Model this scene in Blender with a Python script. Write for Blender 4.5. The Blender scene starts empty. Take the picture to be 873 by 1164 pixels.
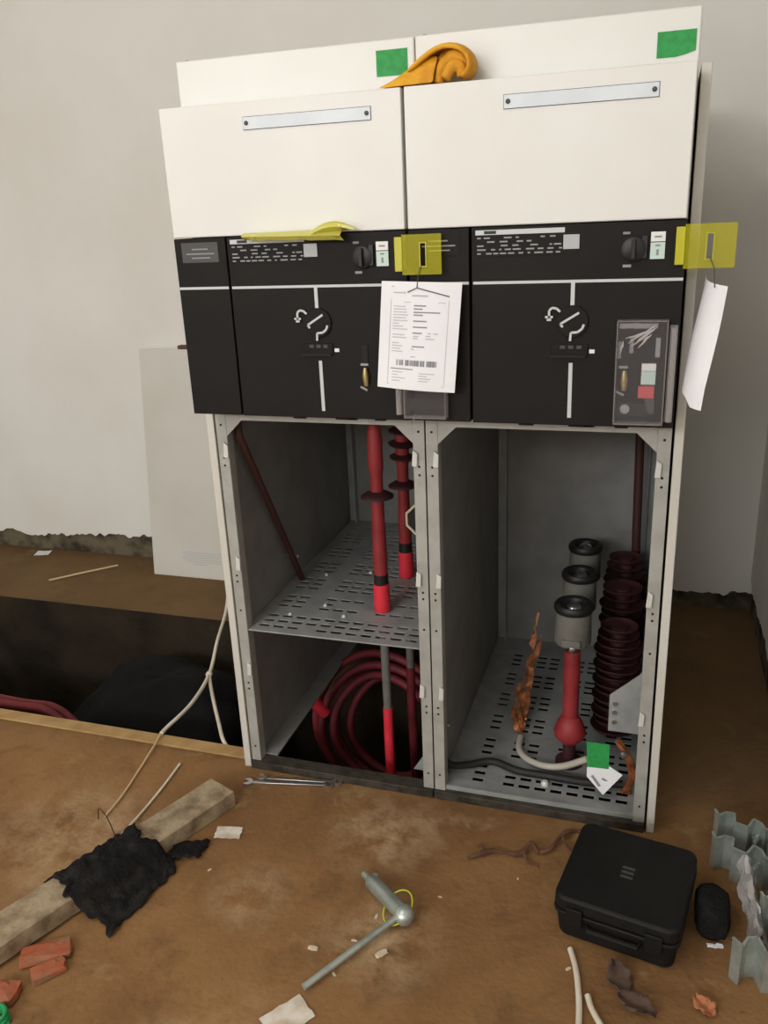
import bpy, math, random
from mathutils import Vector, Matrix, noise

sc = bpy.context.scene
COL = sc.collection
R_ = random.Random(7)

# ------------------------------------------------------------------ camera
cam_d = bpy.data.cameras.new('camera')
cam = bpy.data.objects.new('camera', cam_d)
COL.objects.link(cam)
cam.location = (0.9628, -1.6957, 1.3681)
cam.rotation_euler = (1.2343, 0.0422, 0.3055)
cam_d.sensor_fit = 'VERTICAL'
cam_d.sensor_height = 24.0
cam_d.lens = 961.6565 * 24.0 / 1164.0
cam_d.clip_start = 0.02
sc.camera = cam

# ------------------------------------------------------------------ world and light
w = bpy.data.worlds.new('world')
sc.world = w
w.use_nodes = True
w.node_tree.nodes['Background'].inputs[0].default_value = (0.86, 0.93, 1.0, 1)
w.node_tree.nodes['Background'].inputs[1].default_value = 0.6

def area(name, loc, target, sx, sy, power, col):
    d = bpy.data.lights.new(name, 'AREA')
    d.shape = 'RECTANGLE'
    d.size, d.size_y, d.energy, d.color = sx, sy, power, col
    o = bpy.data.objects.new(name, d)
    COL.objects.link(o)
    o.location = loc
    o.rotation_euler = (Vector(target) - Vector(loc)).to_track_quat('-Z', 'Y').to_euler()
    return o

# daylight falling in through the doorway and the high window of the wall behind the camera
area('doorway_daylight', (-1.75, -5.46, 1.15), (-0.2, 0.4, 1.0), 1.4, 2.1, 34, (1.0, 0.99, 0.96))
area('window_daylight', (-0.75, -5.40, 2.66), (0.1, 0.6, 1.5), 3.2, 0.6, 125, (0.99, 0.99, 1.0))
# fluorescent fitting on the ceiling, left of the camera
area('ceiling_lamp_light', (-0.30, -1.45, 3.005), (-0.30, -1.45, 0.0), 0.30, 1.45, 19, (1.0, 0.985, 0.95))

sc.view_settings.view_transform = 'Standard'
sc.view_settings.look = 'None'
sc.view_settings.exposure = -0.08
sc.view_settings.gamma = 1.0
sc.view_settings.use_curve_mapping = False

# ------------------------------------------------------------------ materials
def s2l(c):
    return tuple(((v / 255.0) / 12.92 if v / 255.0 <= 0.04045 else ((v / 255.0 + 0.055) / 1.055) ** 2.4) for v in c)

def mat(name, col, rough=0.6, metal=0.0, col2=None, scale=8.0, detail=4.0, bump=0.0, bscale=None,
        spec=0.5, trans=0.0, alpha=1.0, lo=0.4, hi=0.65, ior=1.45, coat=0.0):
    m = bpy.data.materials.new(name)
    m.use_nodes = True
    nt = m.node_tree
    b = nt.nodes['Principled BSDF']
    c = s2l(col) + (1,)
    b.inputs['Base Color'].default_value = c
    b.inputs['Roughness'].default_value = rough
    b.inputs['Metallic'].default_value = metal
    b.inputs['Specular IOR Level'].default_value = spec
    b.inputs['Transmission Weight'].default_value = trans
    b.inputs['Alpha'].default_value = alpha
    b.inputs['IOR'].default_value = ior
    b.inputs['Coat Weight'].default_value = coat
    tc = nt.nodes.new('ShaderNodeTexCoord')
    if col2 is not None:
        n = nt.nodes.new('ShaderNodeTexNoise')
        n.inputs['Scale'].default_value = scale
        n.inputs['Detail'].default_value = detail
        r = nt.nodes.new('ShaderNodeMapRange')
        r.inputs['From Min'].default_value = lo
        r.inputs['From Max'].default_value = hi
        mx = nt.nodes.new('ShaderNodeMix')
        mx.data_type = 'RGBA'
        mx.inputs[6].default_value = c
        mx.inputs[7].default_value = s2l(col2) + (1,)
        nt.links.new(tc.outputs['Object'], n.inputs['Vector'])
        nt.links.new(n.outputs['Fac'], r.inputs['Value'])
        nt.links.new(r.outputs['Result'], mx.inputs[0])
        nt.links.new(mx.outputs[2], b.inputs['Base Color'])
    if bump > 0:
        n2 = nt.nodes.new('ShaderNodeTexNoise')
        n2.inputs['Scale'].default_value = bscale or scale * 6
        n2.inputs['Detail'].default_value = 5
        bp = nt.nodes.new('ShaderNodeBump')
        bp.inputs['Strength'].default_value = bump
        bp.inputs['Distance'].default_value = 0.01
        nt.links.new(tc.outputs['Object'], n2.inputs['Vector'])
        nt.links.new(n2.outputs['Fac'], bp.inputs['Height'])
        nt.links.new(bp.outputs['Normal'], b.inputs['Normal'])
    return m

M = {}
M['plaster'] = mat('plaster', (228, 226, 220), 0.9, col2=(221, 218, 210), scale=1.6, bump=0.10, bscale=30, spec=0.2)
M['concrete'] = mat('concrete', (106, 98, 80), 0.95, col2=(58, 52, 42), scale=14, bump=0.5, bscale=60, spec=0.15)
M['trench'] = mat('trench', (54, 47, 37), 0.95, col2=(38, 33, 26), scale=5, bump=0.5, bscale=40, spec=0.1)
M['white'] = mat('white_paint', (225, 224, 219), 0.45, col2=(221, 220, 214), scale=4)
M['offwhite'] = mat('offwhite_paint', (206, 203, 194), 0.5, col2=(199, 195, 185), scale=3)
M['black'] = mat('black_panel', (27, 24, 23), 0.6, col2=(24, 21, 20), scale=10, spec=0.22)
M['dark'] = mat('dark_plastic', (22, 21, 21), 0.45)
M['gap'] = mat('dark_gap', (30, 28, 26), 0.8)
M['zinc'] = mat('galvanised_sheet', (164, 166, 164), 0.5, 0.3, col2=(148, 151, 150), scale=18)
M['zincin'] = mat('galvanised_inner_sheet', (142, 141, 138), 0.6, 0.15, col2=(129, 128, 125), scale=10)
M['post'] = mat('frame_post', (172, 171, 164), 0.5, 0.15, col2=(158, 157, 150), scale=20)
M['rail'] = mat('grimy_rail', (72, 66, 58), 0.7, 0.3, col2=(48, 43, 37), scale=30, bump=0.3, bscale=120)
M['line'] = mat('mimic_line', (196, 200, 200), 0.5)
M['print'] = mat('pale_print', (150, 150, 150), 0.6)
M['ink'] = mat('grey_ink', (142, 142, 144), 0.8)
M['inkpale'] = mat('pale_ink', (188, 187, 188), 0.8)
M['plate'] = mat('plate_pale', (216, 222, 226), 0.45, col2=(206, 213, 219), scale=10)
M['greylabel'] = mat('grey_label', (70, 69, 68), 0.5)
M['mint'] = mat('mint_label', (196, 216, 208), 0.5)
M['stickw'] = mat('white_sticker', (228, 228, 226), 0.6)
M['stickg'] = mat('grey_sticker', (178, 180, 182), 0.6)
M['redst'] = mat('red_sticker', (196, 84, 88), 0.5)
M['green'] = mat('green_sticker', (42, 152, 74), 0.6, col2=(34, 138, 62), scale=90)
M['paper'] = mat('paper', (236, 236, 238), 0.7, col2=(228, 228, 232), scale=6)
M['scrap'] = mat('dirty_paper', (224, 216, 204), 0.85, col2=(190, 172, 146), scale=22)
M['yellow'] = mat('yellow_plastic', (222, 214, 30), 0.25, trans=0.5, alpha=0.5, ior=1.3)
M['yellowedge'] = mat('yellow_plastic_edge', (206, 200, 40), 0.3, trans=0.2)
M['film'] = mat('yellow_film', (234, 228, 110), 0.35, trans=0.35)
M['glove'] = mat('yellow_leather', (226, 168, 44), 0.75, col2=(202, 138, 30), scale=20, bump=0.3, bscale=90)
M['clear'] = mat('clear_plastic', (222, 218, 218), 0.12, trans=0.85, alpha=0.27, ior=1.3)
M['clearedge'] = mat('clear_plastic_edge', (190, 184, 182), 0.25, trans=0.4, alpha=0.6)
M['red'] = mat('red_heatshrink', (150, 48, 50), 0.55, col2=(130, 40, 42), scale=16, bump=0.1, bscale=80)
M['redbright'] = mat('bright_red_sleeve', (222, 50, 66), 0.5, col2=(206, 44, 58), scale=16)
M['darkred'] = mat('dark_red_silicone', (62, 26, 28), 0.65, col2=(48, 20, 22), scale=20)
M['redcable'] = mat('red_cable_sheath', (122, 38, 44), 0.6, col2=(98, 30, 36), scale=12)
M['brown'] = mat('brown_rod', (66, 36, 30), 0.6)
M['ct'] = mat('grey_resin', (112, 110, 103), 0.6, col2=(100, 98, 92), scale=20)
M['rubber'] = mat('black_rubber', (26, 25, 24), 0.5)
M['clip'] = mat('zinc_clip', (214, 214, 208), 0.4, 0.2)
M['tan'] = mat('tan_wire', (206, 180, 138), 0.6)
M['metal'] = mat('bright_metal', (206, 208, 208), 0.25, 1.0)
M['galv'] = mat('galvanised_steel', (188, 197, 190), 0.38, 0.6, col2=(156, 166, 158), scale=24)
M['chrome'] = mat('chrome_steel', (196, 194, 190), 0.28, 0.9)
M['copper'] = mat('copper', (172, 106, 66), 0.5, 0.55, col2=(112, 66, 40), scale=60)
M['brass'] = mat('brass_key', (168, 150, 104), 0.4, 0.7)
M['cream'] = mat('cream_plastic', (198, 190, 158), 0.5)
M['cable'] = mat('white_cable_sheath', (226, 218, 200), 0.5, col2=(210, 200, 180), scale=14)
M['tube'] = mat('milky_tube', (206, 200, 186), 0.4, trans=0.25)
M['blackcable'] = mat('black_cable_sheath', (34, 33, 31), 0.6)
M['bag'] = mat('black_bag', (13, 12, 13), 0.75, col2=(9, 9, 10), scale=6, bump=0.5, bscale=14, spec=0.2)
M['cloth'] = mat('black_cloth', (30, 29, 29), 0.9, col2=(48, 45, 42), scale=26, bump=0.5, bscale=160, spec=0.15, lo=0.5, hi=0.75)
M['case'] = mat('black_case', (25, 24, 23), 0.6, col2=(21, 20, 19), scale=14, bump=0.12, bscale=300, spec=0.3)
M['wood'] = mat('weathered_timber', (170, 152, 124), 0.85, col2=(122, 104, 82), scale=20, bump=0.35, bscale=70, spec=0.2)
M['lip'] = mat('pale_timber', (178, 146, 100), 0.85, col2=(158, 126, 82), scale=16, spec=0.2)
M['brick'] = mat('orange_brick', (166, 92, 64), 0.9, col2=(146, 108, 84), scale=18, bump=0.3, bscale=90, spec=0.15)
M['greencord'] = mat('green_cord', (30, 146, 84), 0.6)
M['root'] = mat('dry_root', (84, 56, 42), 0.9, col2=(110, 78, 60), scale=40)
M['leaf'] = mat('grey_brown_leaf', (92, 72, 60), 0.85, col2=(72, 56, 46), scale=30)
M['leafo'] = mat('orange_leaf', (190, 124, 84), 0.8, col2=(164, 100, 64), scale=30)
M['glint'] = mat('crease_glint', (206, 200, 200), 0.3, trans=0.2)  # pale tone that paints the highlights on the creased film
M['poly'] = mat('clear_wrap', (206, 202, 200), 0.22, trans=0.45, alpha=0.7, bump=0.6, bscale=60)
M['chip'] = mat('plaster_chip', (206, 190, 164), 0.9)
M['fluor'] = mat('yellow_green_wire', (186, 196, 50), 0.5)

def floor_mat():
    m = bpy.data.materials.new('dusty_floor')
    m.use_nodes = True
    nt = m.node_tree
    b = nt.nodes['Principled BSDF']
    b.inputs['Roughness'].default_value = 0.85
    b.inputs['Specular IOR Level'].default_value = 0.2
    tc = nt.nodes.new('ShaderNodeTexCoord')
    def noi(scale, detail, rough, lo, hi, dist=0.0):
        n = nt.nodes.new('ShaderNodeTexNoise')
        n.inputs['Scale'].default_value = scale
        n.inputs['Detail'].default_value = detail
        n.inputs['Roughness'].default_value = rough
        n.inputs['Distortion'].default_value = dist
        r = nt.nodes.new('ShaderNodeMapRange')
        r.inputs['From Min'].default_value = lo
        r.inputs['From Max'].default_value = hi
        nt.links.new(tc.outputs['Object'], n.inputs['Vector'])
        nt.links.new(n.outputs['Fac'], r.inputs['Value'])
        return r.outputs['Result']
    def mix(a, bcol, fac):
        x = nt.nodes.new('ShaderNodeMix')
        x.data_type = 'RGBA'
        if isinstance(a, tuple): x.inputs[6].default_value = s2l(a) + (1,)
        else: nt.links.new(a, x.inputs[6])
        x.inputs[7].default_value = s2l(bcol) + (1,)
        nt.links.new(fac, x.inputs[0])
        return x.outputs[2]
    def scaled(f, k):
        q = nt.nodes.new('ShaderNodeMath'); q.operation = 'MULTIPLY'
        q.inputs[1].default_value = k
        nt.links.new(f, q.inputs[0])
        return q.outputs[0]
    c = mix((147, 110, 71), (122, 88, 55), noi(2.6, 6, 0.6, 0.38, 0.66))
    c = mix(c, (100, 74, 47), scaled(noi(7.0, 8, 0.65, 0.52, 0.72, 0.6), 0.7))
    c = mix(c, (172, 146, 108), scaled(noi(5.0, 9, 0.7, 0.58, 0.74, 0.4), 0.75))
    c = mix(c, (104, 70, 44), scaled(noi(60.0, 3, 0.6, 0.62, 0.75), 0.5))
    # beyond the front part the floor colour blends to a darker olive
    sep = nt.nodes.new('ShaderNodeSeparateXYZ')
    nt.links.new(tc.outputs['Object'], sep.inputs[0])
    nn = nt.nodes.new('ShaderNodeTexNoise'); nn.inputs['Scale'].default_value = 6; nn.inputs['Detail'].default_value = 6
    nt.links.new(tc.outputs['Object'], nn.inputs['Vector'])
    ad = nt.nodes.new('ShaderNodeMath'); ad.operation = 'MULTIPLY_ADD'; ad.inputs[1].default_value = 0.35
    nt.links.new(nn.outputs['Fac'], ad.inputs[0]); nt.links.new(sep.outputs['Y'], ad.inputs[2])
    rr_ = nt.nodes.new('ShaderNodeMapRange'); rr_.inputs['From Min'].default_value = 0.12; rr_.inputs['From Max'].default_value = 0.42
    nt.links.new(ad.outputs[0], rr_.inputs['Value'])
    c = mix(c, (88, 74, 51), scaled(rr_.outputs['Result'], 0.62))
    # pale plaster-dust patches where the floor was trodden
    for (px, py, rad, k) in ((0.42, -0.16, 0.17, 0.6), (0.50, -0.46, 0.16, 0.6), (-0.30, -0.36, 0.26, 0.55), (0.20, -0.42, 0.12, 0.5), (0.3, -0.8, 0.2, 0.5)):
        d = nt.nodes.new('ShaderNodeVectorMath'); d.operation = 'DISTANCE'
        d.inputs[1].default_value = (px, py, 0)
        nt.links.new(tc.outputs['Object'], d.inputs[0])
        r = nt.nodes.new('ShaderNodeMapRange')
        r.inputs['From Min'].default_value = rad; r.inputs['From Max'].default_value = 0.0
        nt.links.new(d.outputs['Value'], r.inputs['Value'])
        mu = nt.nodes.new('ShaderNodeMath'); mu.operation = 'MULTIPLY'
        nt.links.new(r.outputs['Result'], mu.inputs[0])
        nt.links.new(noi(11, 7, 0.7, 0.40, 0.68, 0.0), mu.inputs[1])
        c = mix(c, (186, 158, 122), scaled(mu.outputs[0], k * 2.2))
    nt.links.new(c, b.inputs['Base Color'])
    n2 = nt.nodes.new('ShaderNodeTexNoise')
    n2.inputs['Scale'].default_value = 70
    n2.inputs['Detail'].default_value = 6
    bp = nt.nodes.new('ShaderNodeBump')
    bp.inputs['Strength'].default_value = 0.25
    bp.inputs['Distance'].default_value = 0.01
    nt.links.new(tc.outputs['Object'], n2.inputs['Vector'])
    nt.links.new(n2.outputs['Fac'], bp.inputs['Height'])
    nt.links.new(bp.outputs['Normal'], b.inputs['Normal'])
    return m
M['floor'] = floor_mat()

# ------------------------------------------------------------------ mesh helpers
ORG = {}

class MB:
    def __init__(s):
        s.v, s.f = [], []
    def add(s, vs, fs):
        n = len(s.v)
        s.v += [Vector(p) for p in vs]
        s.f += [tuple(i + n for i in f) for f in fs]
        return s
    def box(s, x0, x1, y0, y1, z0, z1):
        return s.add([(x0, y0, z0), (x1, y0, z0), (x1, y1, z0), (x0, y1, z0), (x0, y0, z1), (x1, y0, z1), (x1, y1, z1), (x0, y1, z1)],
                     [(3, 2, 1, 0), (4, 5, 6, 7), (0, 1, 5, 4), (1, 2, 6, 5), (2, 3, 7, 6), (3, 0, 4, 7)])
    def prism(s, pts, d):
        """closed polygon of 3D points extruded by vector d"""
        n = len(pts); d = Vector(d)
        vs = [Vector(p) for p in pts]
        vs += [p + d for p in vs]
        fs = [tuple(reversed(range(n))), tuple(range(n, 2 * n))]
        fs += [(i, (i + 1) % n, n + (i + 1) % n, n + i) for i in range(n)]
        return s.add(vs, fs)
    def bar(s, a, b, wd, th, up=(0, -1, 0)):
        """flat bar from a to b, wd wide, th thick along up"""
        a, b, up = Vector(a), Vector(b), Vector(up).normalized()
        d = (b - a).normalized(); sd = d.cross(up).normalized() * wd / 2
        return s.prism([a - sd, a + sd, b + sd, b - sd], up * th)
    def tube(s, pts, r, n=10, closed=False, caps=True):
        P = [Vector(p) for p in pts]
        m = len(P)
        rs = r if isinstance(r, (list, tuple)) else [r] * m
        prev = None
        vs = []
        for i in range(m):
            if closed: t = P[(i + 1) % m] - P[i - 1]
            else: t = P[min(i + 1, m - 1)] - P[max(i - 1, 0)]
            t = t.normalized() if t.length > 1e-9 else Vector((0, 0, 1))
            if prev is None:
                a = Vector((0, 0, 1)) if abs(t.z) < 0.9 else Vector((1, 0, 0))
                u = t.cross(a).normalized()
            else:
                u = (prev - t * prev.dot(t)).normalized()
            prev = u
            w_ = t.cross(u)
            for k in range(n):
                an = 2 * math.pi * k / n
                vs.append(P[i] + (u * math.cos(an) + w_ * math.sin(an)) * rs[i])
        fs = []
        for i in range(m if closed else m - 1):
            j = (i + 1) % m
            for k in range(n):
                fs.append((i * n + k, i * n + (k + 1) % n, j * n + (k + 1) % n, j * n + k))
        if caps and not closed:
            fs.append(tuple(reversed(range(n))))
            fs.append(tuple(range((m - 1) * n, m * n)))
        return s.add(vs, fs)
    def lathe(s, prof, base, axis=(0, 0, 1), n=20, caps=True):
        """prof: list of (radius, distance along axis)"""
        ax = Vector(axis).normalized(); base = Vector(base)
        a = Vector((1, 0, 0)) if abs(ax.x) < 0.9 else Vector((0, 1, 0))
        u = ax.cross(a).normalized(); w_ = ax.cross(u)
        vs, fs = [], []
        for (r, h) in prof:
            for k in range(n):
                an = 2 * math.pi * k / n
                vs.append(base + ax * h + (u * math.cos(an) + w_ * math.sin(an)) * max(r, 1e-4))
        for i in range(len(prof) - 1):
            for k in range(n):
                fs.append((i * n + k, i * n + (k + 1) % n, (i + 1) * n + (k + 1) % n, (i + 1) * n + k))
        if caps:
            fs.append(tuple(reversed(range(n))))
            fs.append(tuple(range((len(prof) - 1) * n, len(prof) * n)))
        return s.add(vs, fs)
    def sheet(s, grid, th=0.0):
        """grid[i][j] of points; closed shell of thickness th when th > 0"""
        ni, nj = len(grid), len(grid[0])
        G = [[Vector(p) for p in row] for row in grid]
        vs = [p for row in G for p in row]
        ix = lambda i, j: i * nj + j
        fs = [(ix(i, j), ix(i + 1, j), ix(i + 1, j + 1), ix(i, j + 1)) for i in range(ni - 1) for j in range(nj - 1)]
        if th > 0:
            low = []
            for i in range(ni):
                for j in range(nj):
                    a = G[min(i + 1, ni - 1)][j] - G[max(i - 1, 0)][j]
                    b = G[i][min(j + 1, nj - 1)] - G[i][max(j - 1, 0)]
                    nn = a.cross(b)
                    nn = nn.normalized() if nn.length > 1e-12 else Vector((0, 0, 1))
                    low.append(G[i][j] - nn * th)
            o = len(vs)
            vs += low
            fs += [tuple(reversed([o + k for k in f])) for f in list(fs)]
            bd = [ix(0, j) for j in range(nj)] + [ix(i, nj - 1) for i in range(1, ni)] + [ix(ni - 1, j) for j in range(nj - 2, -1, -1)] + [ix(i, 0) for i in range(ni - 2, 0, -1)]
            for k in range(len(bd)):
                a, b = bd[k], bd[(k + 1) % len(bd)]
                fs.append((a, b, o + b, o + a))
        return s.add(vs, fs)
    def build(s, name, m, parent=None, smooth=False, bevel=0.0, subd=0, angle=40, label=None, org=None):
        me = bpy.data.meshes.new(name)
        o = bpy.data.objects.new(name, me)
        if parent is not None:
            off = ORG[parent.name]
        else:
            off = Vector(org) if org is not None else Vector((0, 0, 0))
            o.location = off
        me.from_pydata([tuple(p - off) for p in s.v], [], s.f)
        me.update()
        me.materials.append(M[m])
        if smooth or bevel:
            for p in me.polygons: p.use_smooth = True
            me.set_sharp_from_angle(angle=math.radians(angle))
        COL.objects.link(o)
        ORG[o.name] = off
        if parent is not None: o.parent = parent
        if bevel:
            b = o.modifiers.new('bevel', 'BEVEL')
            b.width = bevel; b.segments = 2; b.limit_method = 'ANGLE'
        if subd:
            q = o.modifiers.new('subd', 'SUBSURF')
            q.levels = q.render_levels = subd
        if label: o['label'] = label
        if name in ('post_hole', 'lettering', 'dark_print', 'pale_print', 'small_print', 'rail_clip', 'switch_symbol', 'edge_lip'): o['kind'] = 'stuff'
        return o

def thing(name, label, cat, loc, group=None):
    o = bpy.data.objects.new(name, None)
    o.empty_display_size = 0.05
    COL.objects.link(o)
    o.location = loc
    ORG[o.name] = Vector(loc)
    return tag(o, label, cat, group)

def tag(o, label, cat, group=None):
    o['label'] = label; o['category'] = cat
    if group: o['group'] = group
    return o

def struct(o):
    o['kind'] = 'structure'
    return o

def spline(pts, k=8):
    """Catmull-Rom through pts"""
    P = [Vector(p) for p in pts]
    P = [P[0] * 2 - P[1]] + P + [P[-1] * 2 - P[-2]]
    out = []
    for i in range(1, len(P) - 2):
        for j in range(k):
            t = j / k
            a, b, c, d = P[i - 1], P[i], P[i + 1], P[i + 2]
            out.append(0.5 * ((2 * b) + (c - a) * t + (2 * a - 5 * b + 4 * c - d) * t * t + (3 * b - a - 3 * c + d) * t ** 3))
    out.append(P[-2])
    return out

def nz(x, y=0.0, z=0.0):
    return noise.noise(Vector((x, y, z)))

# ------------------------------------------------------------------ the room
XL, XR, YF, YB, ZC = -3.2, 1.33, -5.5, 1.255, 3.1
T0, T1, TX, TD = 0.055, 0.78, 0.985, -0.62      # cable trench: near edge, far edge, right end, bottom

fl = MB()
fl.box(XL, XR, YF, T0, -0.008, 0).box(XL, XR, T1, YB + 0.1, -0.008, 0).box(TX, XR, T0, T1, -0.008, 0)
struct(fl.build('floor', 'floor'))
tr = MB()
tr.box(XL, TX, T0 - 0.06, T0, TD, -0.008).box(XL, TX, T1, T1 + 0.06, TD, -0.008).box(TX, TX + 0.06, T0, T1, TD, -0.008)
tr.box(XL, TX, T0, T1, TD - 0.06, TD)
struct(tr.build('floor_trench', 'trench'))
lip = MB()
lip.prism([(-2.2, 0.020, 0.0), (-0.024, 0.020, 0.0), (-0.024, 0.062, 0.0), (-2.2, 0.066, 0.0)], (0, 0, 0.007))
struct(lip.build('trim_1', 'lip', bevel=0.002))

def ragged_plaster(name, par, along, length, facing, base, up=0.0):
    """plaster coat 12 mm thick whose lower edge is broken off a hand's breadth above the floor"""
    n = int(length / 0.012)
    top, bot = [], []
    for i in range(n + 1):
        u = i * length / n
        z = 0.078 + up + 0.040 * nz(u * 2.1, 3.3, base[0]) + 0.022 * nz(u * 9, 1.7) + 0.014 * nz(u * 40, 8.1)
        p = Vector(base) + Vector(along) * u
        bot.append(p + Vector((0, 0, max(z, 0.012))))
        top.append(p + Vector((0, 0, ZC)))
    mid = [b + Vector((0, 0, 0.05)) for b in bot]
    fv = Vector(facing) * 0.012
    low = [b + fv * -1 for b in bot]
    g = MB()
    g.sheet([low, bot, mid, top])
    return g.build(name, 'plaster', par)

wb = struct(MB().box(XL, XR + 0.2, YB, YB + 0.15, -0.1, ZC).build('wall_back', 'concrete'))
ragged_plaster('plaster_coat', wb, (1, 0, 0), XR - XL, (0, -1, 0), (XL, YB - 0.012, 0))
wr = struct(MB().box(XR, XR + 0.15, YF, YB, -0.1, ZC).build('wall_right', 'concrete'))
ragged_plaster('plaster_coat', wr, (0, -1, 0), YB - YF, (-1, 0, 0), (XR - 0.012, YB, 0), 0.05)
struct(MB().box(XL - 0.15, XL, YF, YB + 0.15, -0.1, ZC).build('wall_left', 'plaster'))
DX0, DX1, DZ = -2.5, -1.0, 2.25
WX0, WX1, WZ0, WZ1 = -2.65, 0.95, 2.33, 3.0
wf = MB()
wf.box(XL, WX0, YF - 0.15, YF, -0.1, ZC).box(WX0, DX0, YF - 0.15, YF, -0.1, WZ0).box(DX0, DX1, YF - 0.15, YF, DZ, WZ0)
wf.box(DX1, WX1, YF - 0.15, YF, -0.1, WZ0).box(WX0, WX1, YF - 0.15, YF, WZ1, ZC).box(WX1, XR, YF - 0.15, YF, -0.1, ZC)
struct(wf.build('wall_front', 'plaster'))
struct(MB().box(XL - 0.15, XR + 0.15, YF - 0.15, YB + 0.15, ZC, ZC + 0.12).build('ceiling', 'plaster'))

lamp = thing('ceiling_lamp', 'white fluorescent ceiling fitting above the floor left of the switchgear', 'lamp', (-0.30, -1.45, ZC))
MB().prism([(-0.47, -2.20, ZC), (-0.13, -2.20, ZC), (-0.17, -2.20, ZC - 0.055), (-0.43, -2.20, ZC - 0.055)], (0, 1.5, 0)).build('housing', 'white', lamp)
for xx in (-0.38, -0.22):
    MB().tube([(xx, -2.17, ZC - 0.074), (xx, -0.73, ZC - 0.074)], 0.013, 12).build('tube', 'stickw', lamp, smooth=True)

# ------------------------------------------------------------------ switchgear
YP = -0.088                 # face of the black panels and white doors
ZB, ZT, ZD, ZTOP = 0.977, 1.343, 1.584, 1.678
DEP = 0.815

def plate_mesh(x0, x1, y0, y1, z, th, colx, rowy, sl, sw, skip):
    """sheet with real slots: columns start at colx (length sl), rows at rowy (width sw)"""
    xs, ys = [x0], [y0]
    for c in colx: xs += [c, c + sl]
    for r in rowy: ys += [r, r + sw]
    xs.append(x1); ys.append(y1)
    g = MB()
    for j in range(len(ys) - 1):
        start = xs[0]
        for i in range(len(xs) - 1):
            hole = (i % 2 == 1) and (j % 2 == 1) and not skip(i // 2, j // 2)
            if hole:
                a, b, c, d = xs[i], xs[i + 1], ys[j], ys[j + 1]
                if a > start:
                    g.add([(start, c, z), (a, c, z), (a, d, z), (start, d, z)], [(0, 1, 2, 3)])
                    g.add([(start, c, z - th), (a, c, z - th), (a, d, z - th), (start, d, z - th)], [(3, 2, 1, 0)])
                g.add([(a, c, z), (b, c, z), (b, d, z), (a, d, z), (a, c, z - th), (b, c, z - th), (b, d, z - th), (a, d, z - th)],
                      [(0, 1, 5, 4), (1, 2, 6, 5), (2, 3, 7, 6), (3, 0, 4, 7)])
                start = b
        g.add([(start, ys[j], z), (xs[-1], ys[j], z), (xs[-1], ys[j + 1], z), (start, ys[j + 1], z)], [(0, 1, 2, 3)])
        g.add([(start, ys[j], z - th), (xs[-1], ys[j], z - th), (xs[-1], ys[j + 1], z - th), (start, ys[j + 1], z - th)], [(3, 2, 1, 0)])
    return g

def dots(mb, pts, r=0.0035, y=0.0, d=0.0025):
    for (x, z) in pts:
        mb.lathe([(r, 0), (r, d)], (x, y, z), (0, -1, 0), n=8)

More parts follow.
